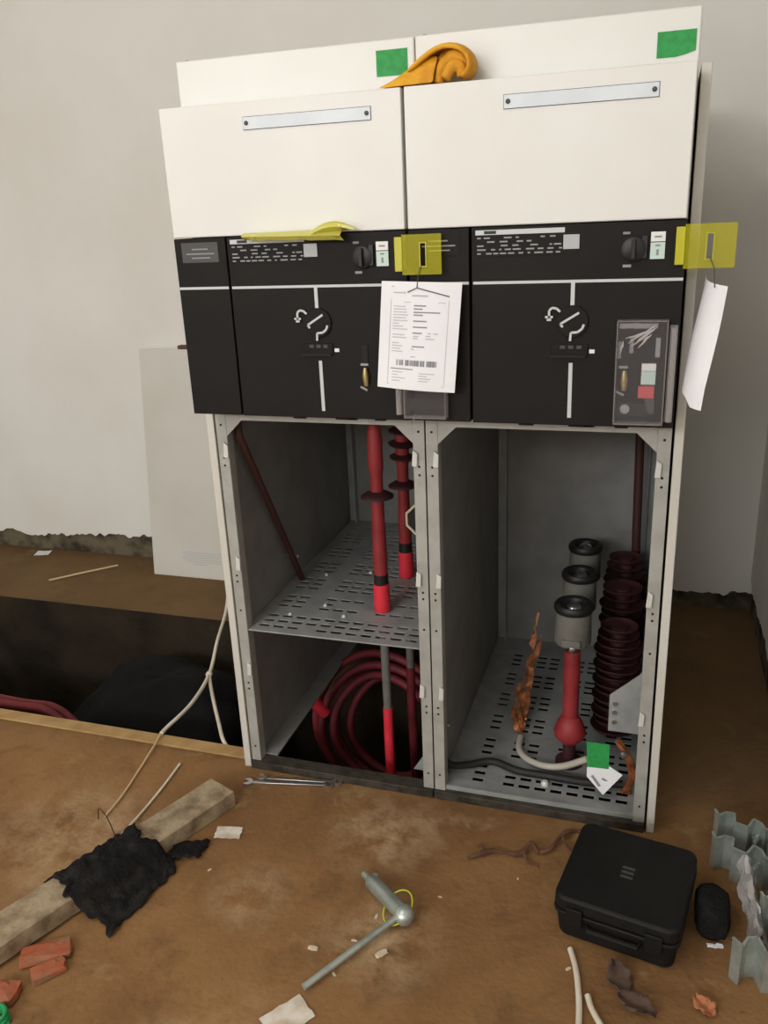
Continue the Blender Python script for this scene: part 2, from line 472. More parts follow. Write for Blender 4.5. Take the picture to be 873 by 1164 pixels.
def cubicle(i):
    X = 0.5 * i
    name = 'switchgear_cubicle'
    lab = ['white switchgear cubicle with slotted shelf and red cable coil in its open bay',
           'white switchgear cubicle with closed clear cover and three grey ring transformers in its open bay'][i]
    c = thing(name, lab, 'switchgear', (X + 0.25, 0.4, 0.0), 'cubicles of the switchgear')
    a, b = X + 0.0015, X + 0.4985
    # --- upper tank body
    up = MB(); up.box(X + 0.001, X + 0.499, 0.0, 0.86, ZB + 0.012, ZTOP)
    up.build('tank_body', 'white', c, bevel=0.003)
    # --- bay sheets
    MB().box(X + 0.010, X + 0.013, 0.012, DEP, 0.0, ZB + 0.012).build('side_sheet', 'zincin', c)
    MB().box(X + 0.487, X + 0.490, 0.012, DEP, 0.0, ZB + 0.012).build('side_sheet', 'zincin', c)
    MB().box(X + 0.010, X + 0.490, DEP, DEP + 0.003, 0.0, ZB + 0.012).build('back_sheet', 'zincin', c)
    for (p0, p1) in ((X + 0.013, X + 0.042), (X + 0.458, X + 0.487)):
        q = MB(); q.box(p0, p1, DEP - 0.004, DEP - 0.001, 0.03, ZB + 0.01)
        q.box(*( (p1 - 0.003, p1) if p0 < X + 0.2 else (p0, p0 + 0.003)), DEP - 0.03, DEP - 0.004, 0.03, ZB + 0.01)
        q.build('rear_post', 'zinc', c)
    # --- front posts: folded channels with holes, spring clips
    for s_ in (0, 1):
        x0, x1 = (a, a + 0.026) if s_ == 0 else (b - 0.026, b)
        q = MB(); q.box(x0, x1, 0.0, 0.003, 0.004, ZB + 0.012)
        q.box(*((x1 - 0.003, x1) if s_ == 0 else (x0, x0 + 0.003)), 0.003, 0.03, 0.004, ZB + 0.012)
        po = q.build('front_post', 'post', c, bevel=0.0008)
        xm = (x0 + x1) / 2
        h = MB()
        for zz in (0.931, 0.853, 0.834, 0.554, 0.538, 0.46, 0.255, 0.238, 0.065):
            h.lathe([(0.0028, 0), (0.0028, 0.0012)], (xm, 0.0003, zz), (0, -1, 0), n=8)
        h.build('post_hole', 'gap', po)
        for zz in (0.872, 0.588, 0.298):
            k = MB()
            cx = x1 - 0.004 if s_ == 0 else x0 + 0.004
            k.prism([(cx - 0.006, -0.001, zz - 0.017), (cx + 0.006, -0.001, zz - 0.017), (cx + 0.007, -0.001, zz + 0.012), (cx - 0.003, -0.001, zz + 0.019)], (0, -0.007, 0))
            k.build('spring_clip', 'clip', po, bevel=0.001)
    # --- top rail, gussets, foot rail
    MB().box(a + 0.0262, b - 0.0262, 0.0, 0.004, ZB - 0.034, ZB + 0.012).build('top_rail', 'post', c, bevel=0.0008)
    MB().prism([(a + 0.0262, 0.001, ZB - 0.034), (a + 0.066, 0.001, ZB - 0.034), (a + 0.0262, 0.001, ZB - 0.072)], (0, 0.004, 0)).build('gusset', 'post', c)
    MB().prism([(b - 0.0262, 0.001, ZB - 0.034), (b - 0.0262, 0.001, ZB - 0.072), (b - 0.066, 0.001, ZB - 0.034)], (0, 0.004, 0)).build('gusset', 'post', c)
    MB().box(a, b, -0.010, 0.030, 0.0, 0.022).build('foot_rail', 'rail', c, bevel=0.002)
    sc_ = MB()
    for (k, l) in ((0.20, 0.03), (0.30, 0.045), (0.33, 0.02), (0.39, 0.025)):
        sc_.box(X + k, X + k + l, -0.004, 0.0, ZB - 0.024, ZB - 0.010)
    sc_.build('rail_clip', 'gap', c)
    # --- outer end panel
    if i == 0: MB().box(-0.020, -0.0015, -0.004, 0.86, 0.0, 1.59).build('end_panel', 'offwhite', c, bevel=0.0015)
    else: MB().box(1.0035, 1.021, -0.004, 0.86, 0.0, 1.59).build('end_panel', 'offwhite', c, bevel=0.0015)
    # --- black fronts (narrow strip + main panel) and the white upper door
    d0, d1 = X + 0.0015, X + 0.4975
    sx = X + 0.118
    MB().box(d0, sx, YP, -0.001, ZB, ZT - 0.002).build('narrow_front_panel', 'black', c, bevel=0.0015)
    mp = MB().box(sx + 0.005, d1, YP - 0.003, -0.001, ZB, ZT - 0.002).build('front_panel', 'black', c, bevel=0.0015)
    MB().box(d0, d1 - 0.002, YP, -0.001, ZT, ZD).build('upper_door', 'white', c, bevel=0.002)
    F = YP - 0.003
    # nameholder with two rivets
    nx0, nx1 = X + 0.182, X + 0.438
    MB().box(nx0 - 0.001, nx1 + 0.001, YP - 0.001, YP, 1.534, 1.5575).build('nameholder_edge', 'greylabel', c)
    nh = MB().box(nx0, nx1, YP - 0.0022, YP, 1.535, 1.5565).build('nameholder', 'plate', c)
    for xx in (nx0 + 0.007, nx1 - 0.007):
        MB().lathe([(0.0042, 0), (0.0042, 0.0012), (0.002, 0.002)], (xx, YP - 0.0022, 1.546), (0, -1, 0), n=10).build('rivet', 'greylabel', nh)
    # label on the narrow strip
    lb = MB().box(X + 0.018, X + 0.101, YP - 0.001, YP, 1.294, 1.333).build('warning_label', 'greylabel' if i == 0 else 'black', c)
    pr_ = MB()
    for (u0, u1, z) in ((0.042, 0.078, 1.320), (0.028, 0.092, 1.311), (0.040, 0.082, 1.303)):
        pr_.box(X + u0, X + u1, YP - 0.0014, YP - 0.0009, z - 0.0013, z + 0.0013)
    pr_.build('lettering', 'ink', lb)
    # nameplate with printed rows and a square pale sticker
    n0, n1 = X + 0.131, X + 0.316
    npl = MB().box(n0, n1, F - 0.001, F, 1.290, 1.336).build('nameplate', 'black', c)
    MB().box(n0, n1 - 0.024, F - 0.0016, F - 0.0009, 1.3275, 1.336).build('nameplate_header', 'line', npl)
    MB().box(n0 + 0.016, n0 + 0.038, F - 0.0021, F - 0.0015, 1.329, 1.3345).build('header_block', 'dark', npl)
    g = MB()
    rr = random.Random(3)
    for r_ in range(5):
        z = 1.322 - r_ * 0.0068
        x = n0 + 0.003
        while x < n1 - 0.032:
            l = rr.uniform(0.004, 0.016)
            if rr.random() < 0.72: g.box(x, min(x + l, n1 - 0.028), F - 0.0015, F - 0.0009, z - 0.0013, z + 0.0013)
            x += l + rr.uniform(0.003, 0.010)
    g.build('lettering', 'print', npl)
    MB().box(n1 - 0.026, n1 + 0.002, F - 0.0022, F - 0.0009, 1.299, 1.3235).build('square_sticker', 'stickg', npl)
    # mimic diagram
    q = MB().box(X + 0.003, sx - 0.001, YP - 0.0008, YP, 1.2405, 1.2455); q.build('mimic_bar', 'line', c)
    MB().box(sx + 0.008, d1 - 0.001, F - 0.0008, F, 1.2405, 1.2455).build('mimic_bar', 'line', c)
    xm = X + 0.309
    MB().box(xm - 0.0035, xm + 0.0035, F - 0.0008, F, 1.199, 1.2405).build('mimic_line', 'line', c)
    MB().box(xm - 0.0035, xm + 0.0035, F - 0.0008, F, 0.992, 1.096).build('mimic_line', 'line', c)
    MB().lathe([(0.029, 0), (0.029, 0.004), (0.028, 0.005)], (xm + 0.001, F, 1.172), (0, -1, 0), n=32).build('position_dial', 'black', c, smooth=True)
    sy = MB()
    def stroke(pts, wd=0.0042):
        for k in range(len(pts) - 1):
            p, r_ = pts[k], pts[k + 1]
            sy.bar((X + p[0], F - 0.0055, p[1]), (X + r_[0], F - 0.0055, r_[1]), wd, 0.0006)
    stroke([(0.268, 1.177), (0.268, 1.192), (0.273, 1.197), (0.281, 1.196), (0.288, 1.190)])
    stroke([(0.261, 1.1805), (0.275, 1.1805)]); stroke([(0.264, 1.1755), (0.272, 1.1755)], 0.004)
    stroke([(0.322, 1.188), (0.289, 1.168), (0.293, 1.162)])
    stroke([(0.331, 1.167), (0.328, 1.159), (0.320, 1.153), (0.308, 1.152), (0.307, 1.137)])
    sy.build('switch_symbol', 'line', c)
    vi = MB(); vi.box(xm - 0.036, xm + 0.030, F - 0.003, F, 1.108, 1.131)
    vi = vi.build('voltage_indicator', 'black', c, bevel=0.001)
    for k in range(3):
        MB().box(xm - 0.020 + k * 0.015, xm - 0.011 + k * 0.015, F - 0.0042, F - 0.003, 1.1225, 1.1285).build('indicator_window', 'greylabel', vi)
    MB().box(xm - 0.038, xm + 0.026, F - 0.007, F - 0.003, 1.106, 1.111).build('indicator_ledge', 'gap', vi)
    MB().box(X + 0.342, X + 0.3515, F - 0.002, F, 1.114, 1.121).build('white_mark', 'stickw', c)
    # selector knob with its labels
    kn = MB().lathe([(0.021, 0), (0.021, 0.006), (0.017, 0.008)], (X + 0.411, F, 1.295), (0, -1, 0), n=24).build('selector_knob', 'dark', c, smooth=True)
    MB().box(X + 0.4075, X + 0.4145, F - 0.018, F - 0.007, 1.279, 1.312).build('knob_grip', 'rubber', kn, bevel=0.001)
    MB().box(X + 0.392, X + 0.404, F - 0.0008, F, 1.3205, 1.3245).build('knob_mark', 'ink', c)
    MB().box(X + 0.394, X + 0.408, F - 0.0008, F, 1.265, 1.2695).build('knob_mark', 'print', c)
    MB().box(X + 0.424, X + 0.434, F - 0.006, F, 1.279, 1.318).build('knob_fence', 'dark', c, bevel=0.001)
    l1 = MB().box(X + 0.439, X + 0.463, F - 0.003, F, 1.307, 1.323).build('position_label', 'stickw', c)
    l2 = MB().box(X + 0.439, X + 0.463, F - 0.003, F, 1.278, 1.3055).build('position_label', 'mint', c)
    MB().box(X + 0.445, X + 0.457, F - 0.0036, F - 0.0029, 1.3135, 1.3165).build('lettering', 'ink', l1)
    MB().box(X + 0.447, X + 0.455, F - 0.0036, F - 0.0029, 1.299, 1.302).box(X + 0.449, X + 0.453, F - 0.0036, F - 0.0029, 1.284, 1.294).build('lettering', 'ink', l2)
    # keyhole with drive slot
    ks = MB().box(X + 0.399, X + 0.412, F - 0.0022, F, 1.092, 1.128).build('drive_slot', 'gap', c)
    MB().box(X + 0.396, X + 0.412, F - 0.003, F, 1.087, 1.0915).build('drive_mark', 'print', c)
    MB().tube([(X + 0.406, F - 0.004, 1.083), (X + 0.4065, F - 0.006, 1.068), (X + 0.407, F - 0.004, 1.047)], [0.004, 0.0068, 0.005], 12).build('key_tag', 'brass', c, smooth=True)
    MB().bar((X + 0.393, F, 1.044), (X + 0.407, F, 1.037), 0.004, 0.0008).build('drive_mark', 'print', c)
    # hinged yellow interlock flap, swung open to the right
    hx = X + 0.484
    fw = 0.086 if i == 0 else 0.092
    fp = MB()
    yy = F - 0.016
    e0, e1, z0, z1 = hx + 0.010, hx + fw, 1.2615, 1.334
    s0, s1, t0, t1 = hx + 0.046, hx + 0.056, 1.277, 1.318
    for (u0, u1, v0, v1) in ((e0, s0, z0, z1), (s1, e1, z0, z1), (s0, s1, z0, t0), (s0, s1, t1, z1)):
        fp.box(u0, u1, yy - 0.0015, yy, v0, v1)
    fo = fp.build('yellow_flap', 'yellow', c, label='transparent yellow plastic flap with a slot')
    fe = MB(); fe.box(hx - 0.004, hx + 0.011, yy - 0.003, F, 1.268, 1.330)
    fe.build('flap_hinge', 'yellowedge', fo, bevel=0.001)
    fr = MB()
    for (u0, u1, v0, v1) in ((s0 - 0.0018, s0, t0 - 0.0018, t1 + 0.0018), (s1, s1 + 0.0018, t0 - 0.0018, t1 + 0.0018), (s0, s1, t1, t1 + 0.0018), (s0, s1, t0 - 0.0018, t0)):
        fr.box(u0, u1, yy - 0.003, yy - 0.0015, v0, v1)
    fr.build('slot_rim', 'yellowedge', fo)
    # clear cover over the drive: open on the left cubicle, closed on the right one
    if i == 0: cx0, cx1 = X + 0.488, X + 0.574
    else: cx0, cx1 = X + 0.390, X + 0.478
    z0, z1 = 0.986, 1.175
    yc = F - 0.020
    cv = MB(); cv.box(cx0, cx1, yc - 0.0015, yc, z0, z1)
    cv = cv.build('clear_cover', 'clear', c, label='clear plastic hinged cover')
    rim = MB()
    rim.box(cx0, cx0 + 0.0025, yc, F, z0, z1).box(cx1 - 0.0025, cx1, yc, F, z0, z1).box(cx0, cx1, yc, F, z0, z0 + 0.0025).box(cx0, cx1, yc, F, z1 - 0.0025, z1)
    rim.build('cover_rim', 'clearedge', cv)
    hg = MB(); h0 = X + (0.468 if i == 0 else 0.480)
    hg.lathe([(0.006, 0), (0.006, 0.17)], (h0 + 0.008, F - 0.012, 0.992), (0, 0, 1), n=12)
    hg.box(h0, h0 + 0.014, F - 0.004, F, 0.99, 1.165)
    hg.build('cover_hinge', 'clearedge', cv, smooth=True)
    if i == 1:
        MB().box(X + 0.436, X + 0.461, F - 0.003, F, 1.083, 1.096).build('position_label', 'stickw', c)
        MB().box(X + 0.436, X + 0.461, F - 0.003, F, 1.058, 1.082).build('position_label', 'mint', c)
        MB().box(X + 0.432, X + 0.460, F - 0.004, F, 1.033, 1.055).build('red_label', 'redst', c)
        MB().prism([(X + 0.443, F, 1.032), (X + 0.461, F, 1.032), (X + 0.462, F, 1.004), (X + 0.452, F, 1.004)], (0, -0.003, 0)).build('lever_guide', 'greylabel', c)
        MB().box(cx0 + 0.004, cx0 + 0.060, F - 0.0015, F, 0.999, 1.023).build('base_strip', 'dark', c)
        MB().lathe([(0.0085, 0), (0.0085, 0.004), (0.006, 0.005)], (cx0 + 0.020, F - 0.0015, 1.012), (0, -1, 0), n=18).build('seal', 'print', c, smooth=True)
        MB().box(X + 0.458, X + 0.466, F - 0.004, F, 1.108, 1.142).build('slot_trim', 'print', c)
        br = MB(); br.box(X + 0.393, X + 0.399, F - 0.003, F, 1.105, 1.135).box(X + 0.413, X + 0.420, F - 0.003, F, 1.115, 1.142)
        br.build('slot_bracket', 'ink', c)
        # painted highlights: pale tubes along creases of the protective film inside the cover
        for k, (u0, w0, u1, w1) in enumerate(((0.068, 1.166, 0.020, 1.134), (0.066, 1.160, 0.026, 1.128), (0.069, 1.163, 0.034, 1.136), (0.064, 1.156, 0.014, 1.142), (0.060, 1.150, 0.038, 1.126), (0.012, 1.138, 0.008, 1.116))):
            pts = [(cx0 + u0 + (u1 - u0) * t_ / 6 + 0.002 * nz(t_ * 0.9, k * 3.0), F - 0.010, w0 + (w1 - w0) * t_ / 6 + 0.003 * nz(t_ * 0.8, k * 5.0)) for t_ in range(7)]
            MB().tube(pts, [0.0006, 0.0014, 0.0022, 0.0024, 0.0018, 0.0012, 0.0005], 6).build('crease_glint', 'glint', cv, smooth=True)
        gr = [[(cx0 + 0.004 + 0.066 * u / 9, F - 0.010 - 0.004 * abs(nz(u * 1.3, k * 2.0)), 1.160 + 0.009 * k / 3 + 0.002 * nz(u * 1.1, k * 1.7)) for k in range(4)] for u in range(10)]
        MB().sheet(gr, 0.0006).build('crumpled_film', 'poly', cv, smooth=True)
    else:
        MB().box(cx0 + 0.006, cx0 + 0.080, F - 0.0015, F, 1.0, 1.022).build('base_strip', 'gap', c)
        # operating lever stub standing out of the flank
        MB().box(-0.040, 0.0, -0.056, -0.040, 1.112, 1.120).build('lever_stub', 'brown', c, bevel=0.001)
    # green sticker on the tank
    gx0, gx1, gz0, gz1 = ((0.425, 0.486, 1.616, 1.660), (0.929, 0.992, 1.603, 1.643))[i]
    grid = []
    for u in range(7):
        row = []
        for k in range(6):
            x = gx0 + (gx1 - gx0) * u / 6
            z = gz0 + (gz1 - gz0) * k / 5
            if i == 1 and k == 0: z += 0.004 * max(0, u - 3) ** 1.2 / 2
            row.append((x, -0.0008 - 0.0012 * abs(nz(u * 0.9, k * 0.9)), z))
        grid.append(row)
    MB().sheet(grid, 0.0005).build('green_sticker', 'green', c, smooth=True, label='green paper sticker')
    MB().lathe([(0.004, 0), (0.004, 0.006)], (X + 0.012, 0.03, ZTOP), (0, 0, 1), n=8).build('top_bolt', 'zinc', c)
    # brown operating rod
    rd = MB()
    if i == 0: rd.tube([(0.040, 0.035, 0.965), (0.040, 0.035, 0.90), (0.042, 0.319, 0.410)], 0.009, 10)
    else: rd.tube([(0.925, 0.72, 0.985), (0.940, 0.72, 0.20)], 0.013, 10)
    rd.build('operating_rod', 'brown', c, smooth=True)
    return c

CB = [cubicle(0), cubicle(1)]

# slotted shelf of the left bay and slotted floor of the right bay
def rows(start, end):
    out, y, k = [], start, 0
    while y < end:
        out.append(y); k += 1
        y += 0.029 if k % 3 else 0.060
    return out
def cols(start, n):
    return [start + 0.0385 * k for k in range(n)]
sh = plate_mesh(0.014, 0.486, 0.006, 0.812, 0.408, 0.002, cols(0.045, 11), rows(0.028, 0.76), 0.027, 0.0135,
                lambda i, j: (i == 2 and j > 2) or (i == 3 and j == 0) or (i == 6 and 2 < j < 9) or (j == 4 and i > 3))
sh.box(0.014, 0.486, 0.004, 0.006, 0.404, 0.408)
so = sh.build('slotted_shelf', 'zinc', CB[0])
pl = plate_mesh(0.514, 0.986, 0.012, 0.812, 0.030, 0.002, cols(0.585, 10), rows(0.045, 0.74), 0.027, 0.0135,
                lambda i, j: (i == 1 and j < 3) or (i in (1, 4) and j > 2) or (i == 7 and j > 5))
pl.build('slotted_floor', 'zinc', CB[1])
MB().box(0.514, 0.986, 0.006, 0.012, 0.018, 0.034).build('floor_lip', 'zinc', CB[1])
# base flanges of the left bay
MB().box(0.013, 0.062, 0.03, 0.812, 0.022, 0.026).build('base_flange', 'zincin', CB[0])
MB().prism([(0.487, 0.06, 0.12), (0.487, 0.06, 0.025), (0.43, 0.06, 0.025)], (0, 0.003, 0)).build('base_gusset', 'zinc', CB[0])
for (x, y) in ((0.10, 0.10), (0.17, 0.17), (0.24, 0.12), (0.22, 0.40), (0.10, 0.36)):
    MB().lathe([(0.005, 0), (0.005, 0.004), (0.003, 0.006)], (x, y, 0.408), (0, 0, 1), n=10).build('bolt', 'clip', CB[0])
MB().tube([(0.014, 0.30, 0.49), (0.048, 0.29, 0.49)], 0.004, 8).build('stud', 'clip', CB[0])
# bracket plate low on the right post of the right bay
bk = MB().prism([(0.905, 0.07, 0.21), (0.985, 0.07, 0.21), (0.985, 0.07, 0.39), (0.968, 0.07, 0.365), (0.905, 0.07, 0.305)], (0, 0.003, 0)).build('corner_bracket', 'zinc', CB[1])
for (x, z) in ((0.918, 0.285), (0.918, 0.262), (0.918, 0.236)):
    MB().lathe([(0.006, 0), (0.006, 0.004)], (x, 0.07, z), (0, -1, 0), n=8).build('bolt', 'chrome', bk)
for (x, z) in ((0.516, 0.34), (0.517, 0.33), (0.535, 0.20)):
    MB().lathe([(0.004, 0), (0.004, 0.004)], (x, 0.02, z), (0, -1, 0), n=8).build('bolt', 'metal', CB[1])
MB().lathe([(0.010, 0), (0.010, 0.006), (0.006, 0.011)], (0.762, 0.072, 0.030), (0, 0, 1), n=10).build('bolt', 'clip', CB[1], smooth=True)

# ------------------------------------------------------------------ cable terminations, left bay
def red_term(x, y, zsk, lab, sheds):
    t = thing('cable_termination', lab, 'cable', (x, y, 0.41), 'red cable terminations in the left bay')
    MB().lathe([(0.021, 0.0), (0.0215, 0.005), (0.0205, 0.075)], (x, y, 0.410), n=20).build('sleeve', 'redbright', t, smooth=True, angle=60)
    MB().lathe([(0.0185, 0), (0.0185, 0.028)], (x, y, 0.484), n=20).build('black_band', 'rubber', t, smooth=True)
    MB().lathe([(0.0175, 0.511), (0.0185, 0.56), (0.0155, zsk - 0.04), (0.0155, zsk + 0.05), (0.0185, zsk + 0.07), (0.0185, zsk + 0.14), (0.013, zsk + 0.19), (0.011, 0.985)],
               (x, y, 0), n=20).build('body', 'red', t, smooth=True, angle=60)
    MB().lathe([(0.0165, 0.010), (0.030, 0.004), (0.041, -0.003), (0.041, -0.006), (0.030, -0.004), (0.0165, 0.0)], (x, y, zsk), n=28).build('skirt', 'darkred', t, smooth=True, angle=60)
    if sheds:
        for k in range(5):
            MB().lathe([(0.016, 0.012), (0.034 + 0.003 * (k % 2), 0.002), (0.034, -0.002), (0.016, 0.0)], (x, y, zsk + 0.075 + 0.036 * k), (0.10, -0.05, 1), n=24).build('shed', 'darkred', t, smooth=True, angle=60)
    MB().tube([(x, y, 0.411), (x + 0.001, y, 0.30), (x + 0.002, y, 0.10)], 0.0115, 12).build('grey_core', 'ct', t, smooth=True)
    MB().tube(spline([(x + 0.002, y, 0.12), (x + 0.002, y, -0.05), (x + 0.004, y + 0.01, -0.3), (x + 0.01, y + 0.02, TD + 0.02)]), 0.0135, 12).build('lower_cable', 'redbright' if not sheds else 'redcable', t, smooth=True)
    return t
red_term(0.326, 0.177, 0.723, 'nearer bright red cable termination rising from the slotted shelf', False)
red_term(0.326, 0.401, 0.681, 'farther dark red cable termination with sheds, behind the bright red one', True)

oc = thing('ring_sensor', 'cream octagonal ring beside the middle post in the left bay', 'sensor', (0.435, 0.2, 0.408))
ring = [(0.430 + 0.040 * math.cos(math.pi / 8 + k * math.pi / 4), 0.2, 0.655 + 0.040 * math.sin(math.pi / 8 + k * math.pi / 4)) for k in range(8)]
MB().tube(ring, 0.0035, 8, closed=True).build('rim', 'cream', oc, smooth=True)
MB().prism([(p[0] * 0.92 + 0.435 * 0.08, 0.203, p[2] * 0.92 + 0.655 * 0.08) for p in ring], (0, 0.03, 0)).build('core', 'gap', oc)
MB().box(0.444, 0.452, 0.20, 0.206, 0.409, 0.62).build('bracket', 'zinc', oc)

# ------------------------------------------------------------------ red cable coil and cables in the trench
cl = thing('cable_coil', 'coil of thick dark red cable standing in the trench under the left bay', 'cable', (0.19, 0.5, TD))
for (r, dx, dy, dz) in ((0.225, 0, 0, 0), (0.212, 0.018, -0.035, -0.008), (0.190, 0.02, 0.03, -0.015), (0.165, 0.012, -0.03, 0.0), (0.150, 0.03, 0.03, -0.02)):
    pts = [(0.20 + dx + r * math.cos(2 * math.pi * k / 40), 0.50 + dy + 0.05 * math.sin(2 * math.pi * k / 40) + 0.012 * math.cos(6 * math.pi * k / 40), -0.16 + dz + r * math.sin(2 * math.pi * k / 40)) for k in range(40)]
    MB().tube(pts, 0.0135, 10, closed=True).build('loop', 'redcable', cl, smooth=True)
MB().tube(spline([(0.19, 0.47, -0.36), (0.16, 0.46, -0.45), (0.22, 0.44, -0.55), (0.40, 0.42, TD + 0.016)]), 0.0135, 10).build('tail', 'redcable', cl, smooth=True)
MB().tube([(0.02, 0.47, -0.13), (-0.02, 0.46, -0.08)], 0.02, 10).build('end_sleeve', 'redbright', cl, smooth=True)
for k, (y, z) in enumerate(((0.16, -0.045), (0.20, -0.060))):
    tag(MB().tube(spline([(-2.6, y, z - 0.02), (-1.4, y + 0.01, z), (-0.95, y, z - 0.004), (-0.78, y + 0.005, z - 0.02), (-0.62, y - 0.02, z - 0.16), (-0.45, y - 0.03, z - 0.30)]), 0.014, 10).build(
        'red_cable', 'redcable', smooth=True, org=(-0.9, y, z)), ['red cable running along the trench beside its pale timber edge', 'second red cable in the trench, just behind the edge one'][k], 'cable', 'red cables along the trench')
# black bag of stuff in the trench
bag = MB()
gr = []
for i in range(25):
    row = []
    for j in range(33):
        th = math.pi * i / 24
        ph = 2 * math.pi * j / 32
        d = Vector((math.sin(th) * math.cos(ph), math.sin(th) * math.sin(ph), math.cos(th)))
        r = 1 + 0.16 * nz(d.x * 1.6 + 5, d.y * 1.6, d.z * 1.6) + 0.06 * nz(d.x * 6, d.y * 6 + 3, d.z * 6)
        row.append((-0.56 + 0.37 * d.x * r, 0.47 + 0.265 * d.y * r, max(-0.315 + 0.265 * d.z * r, TD + 0.005)))
    gr.append(row)
bag.sheet(gr)
tag(bag.build('black_bag', 'bag', smooth=True, angle=180, org=(-0.66, 0.46, TD)), 'big black plastic bag lying in the dark cable trench', 'bag')

# ------------------------------------------------------------------ right bay contents
def ctrans(x, y, z, lab):
    t = thing('current_transformer', lab, 'transformer', (x, y, z - 0.1), 'ring current transformers in the right bay')
    MB().lathe([(0.043, -0.105), (0.0445, -0.10), (0.043, -0.020), (0.036, -0.020), (0.036, -0.09)], (x, y, z), n=28).build('body', 'ct', t, smooth=True)
    MB().lathe([(0.030, -0.020), (0.045, -0.020), (0.0475, -0.015), (0.0475, -0.006), (0.043, 0.0), (0.036, -0.001), (0.031, -0.006), (0.030, -0.020)], (x, y, z), n=28, caps=False).build('black_ring', 'rubber', t, smooth=True, angle=60)
    MB().lathe([(0.0, -0.020), (0.031, -0.020), (0.031, -0.014), (0.021, -0.012), (0.017, -0.006), (0.010, -0.002), (0.0, 0.0)], (x, y, z), n=20, caps=False).build('metal_core', 'metal', t, smooth=True)
    MB().box(x - 0.022, x + 0.022, y - 0.048, y - 0.038, z - 0.100, z - 0.082).build('clamp', 'ct', t, bevel=0.002)
    return t
ctrans(0.806, 0.205, 0.467, 'nearest grey ring transformer with black rim and shiny core')
ctrans(0.803, 0.400, 0.467, 'middle of the three grey ring transformers with black rims')
ctrans(0.800, 0.600, 0.467, 'rearmost grey ring transformer with black rim, by the back sheet')

t = thing('cable_termination', 'red cable termination with bell skirt hanging under the nearest ring transformer', 'cable', (0.81, 0.195, 0.03))
cx, cy = 0.809, 0.175
MB().lathe([(0.020, 0.165), (0.0195, 0.25), (0.0205, 0.30), (0.0195, 0.352)], (cx, cy, 0), n=20).build('body', 'red', t, smooth=True)
MB().lathe([(0.020, 0.170), (0.030, 0.155), (0.040, 0.128), (0.037, 0.112), (0.026, 0.100), (0.020, 0.092)], (cx, cy, 0), n=24).build('bell_skirt', 'red', t, smooth=True, angle=60)
MB().lathe([(0.016, 0.03), (0.016, 0.095)], (cx, cy, 0), n=18).build('neck', 'darkred', t, smooth=True)
MB().lathe([(0.034, 0.031), (0.034, 0.040), (0.022, 0.046)], (cx, cy, 0), n=22).build('base_collar', 'darkred', t, smooth=True)
MB().lathe([(0.012, 0.350), (0.014, 0.356), (0.014, 0.370), (0.009, 0.376)], (cx, cy - 0.004, 0), n=14).build('lug', 'metal', t, smooth=True)

def ribbed(p0, p1, lab, nsh):
    t = thing('ribbed_termination', lab, 'insulator', p0, 'ribbed dark red terminations in the right bay')
    P0, P1 = Vector(p0), Vector(p1)
    ax = (P1 - P0).normalized()
    MB().tube([P0, P1], 0.022, 12).build('stem', 'darkred', t, smooth=True)
    for k in range(nsh):
        p = P0.lerp(P1, 0.05 + 0.92 * k / (nsh - 1))
        R = (0.060 if k % 2 == 0 else 0.054) * (1.0 if k < nsh - 2 else 0.86)
        MB().lathe([(0.021, 0.004), (R * 0.65, 0.004), (R * 0.92, 0.010), (R, 0.014), (R, 0.011), (R * 0.92, 0.005), (R * 0.65, -0.002), (0.021, -0.004)], p, ax, n=26, caps=False).build('shed', 'darkred', t, smooth=True, angle=60)
    return t
ribbed((0.912, 0.275, 0.07), (0.912, 0.295, 0.37), 'nearest ribbed dark red termination beside the bay\'s right post', 14)
ribbed((0.915, 0.43, 0.06), (0.912, 0.445, 0.41), 'middle ribbed dark red termination, between two others', 15)
ribbed((0.915, 0.60, 0.06), (0.912, 0.61, 0.43), 'rearmost ribbed dark red termination by the back sheet', 16)

# copper earthing strips
cs = thing('copper_strip', 'twisted copper earthing strips standing up from the slotted floor', 'copper strip', (0.66, 0.29, 0.03))
for k, (off, wd, ph, top) in enumerate(((0.0, 0.017, 0.0, 1.0), (0.016, 0.015, 1.3, 0.86), (-0.012, 0.014, 2.4, 0.55), (0.010, 0.013, 4.0, 0.70), (-0.004, 0.012, 5.2, 0.40))):
    base = spline([(0.668 + off * 0.4, 0.27, 0.034), (0.658 + off, 0.30, 0.050 + 0.003 * k), (0.662 + off * 1.2, 0.36, 0.10), (0.670 + off * 0.7, 0.42, 0.16), (0.676 + off * 1.3, 0.47, 0.22), (0.683 + off * 0.8, 0.50, 0.285)], 7)
    base = base[:max(8, int(len(base) * top))]
    gr = []
    for n_, p in enumerate(base):
        a = ph + n_ * 0.45 + 1.6 * nz(n_ * 0.55, k * 5.0)
        taper = min(1.0, (len(base) - n_) / 5 + 0.2)
        d = Vector((math.cos(a), 0.3 * math.sin(a), 0.6 * math.sin(a))) * wd / 2 * taper * (1 + 0.7 * nz(n_ * 0.9, k + 9.0))
        q = p + Vector((0.006 * nz(n_ * 0.6, k * 3.0), 0, 0.004 * nz(n_ * 0.8, k * 7.0)))
        gr.append([Vector((w_.x, w_.y, max(w_.z, 0.033))) for w_ in (q - d, q, q + d)])
    MB().sheet(gr, 0.0012).build('strip', 'copper', cs, smooth=True)
tag(MB().tube(spline([(0.676, 0.24, 0.041), (0.680, 0.19, 0.041), (0.705, 0.15, 0.042), (0.75, 0.125, 0.046), (0.80, 0.115, 0.060), (0.862, 0.090, 0.110)]), 0.0085, 10).build('milky_tube', 'tube', smooth=True, org=(0.75, 0.13, 0.03)),
    'milky plastic tube curving from the copper strips to the tag', 'tube')
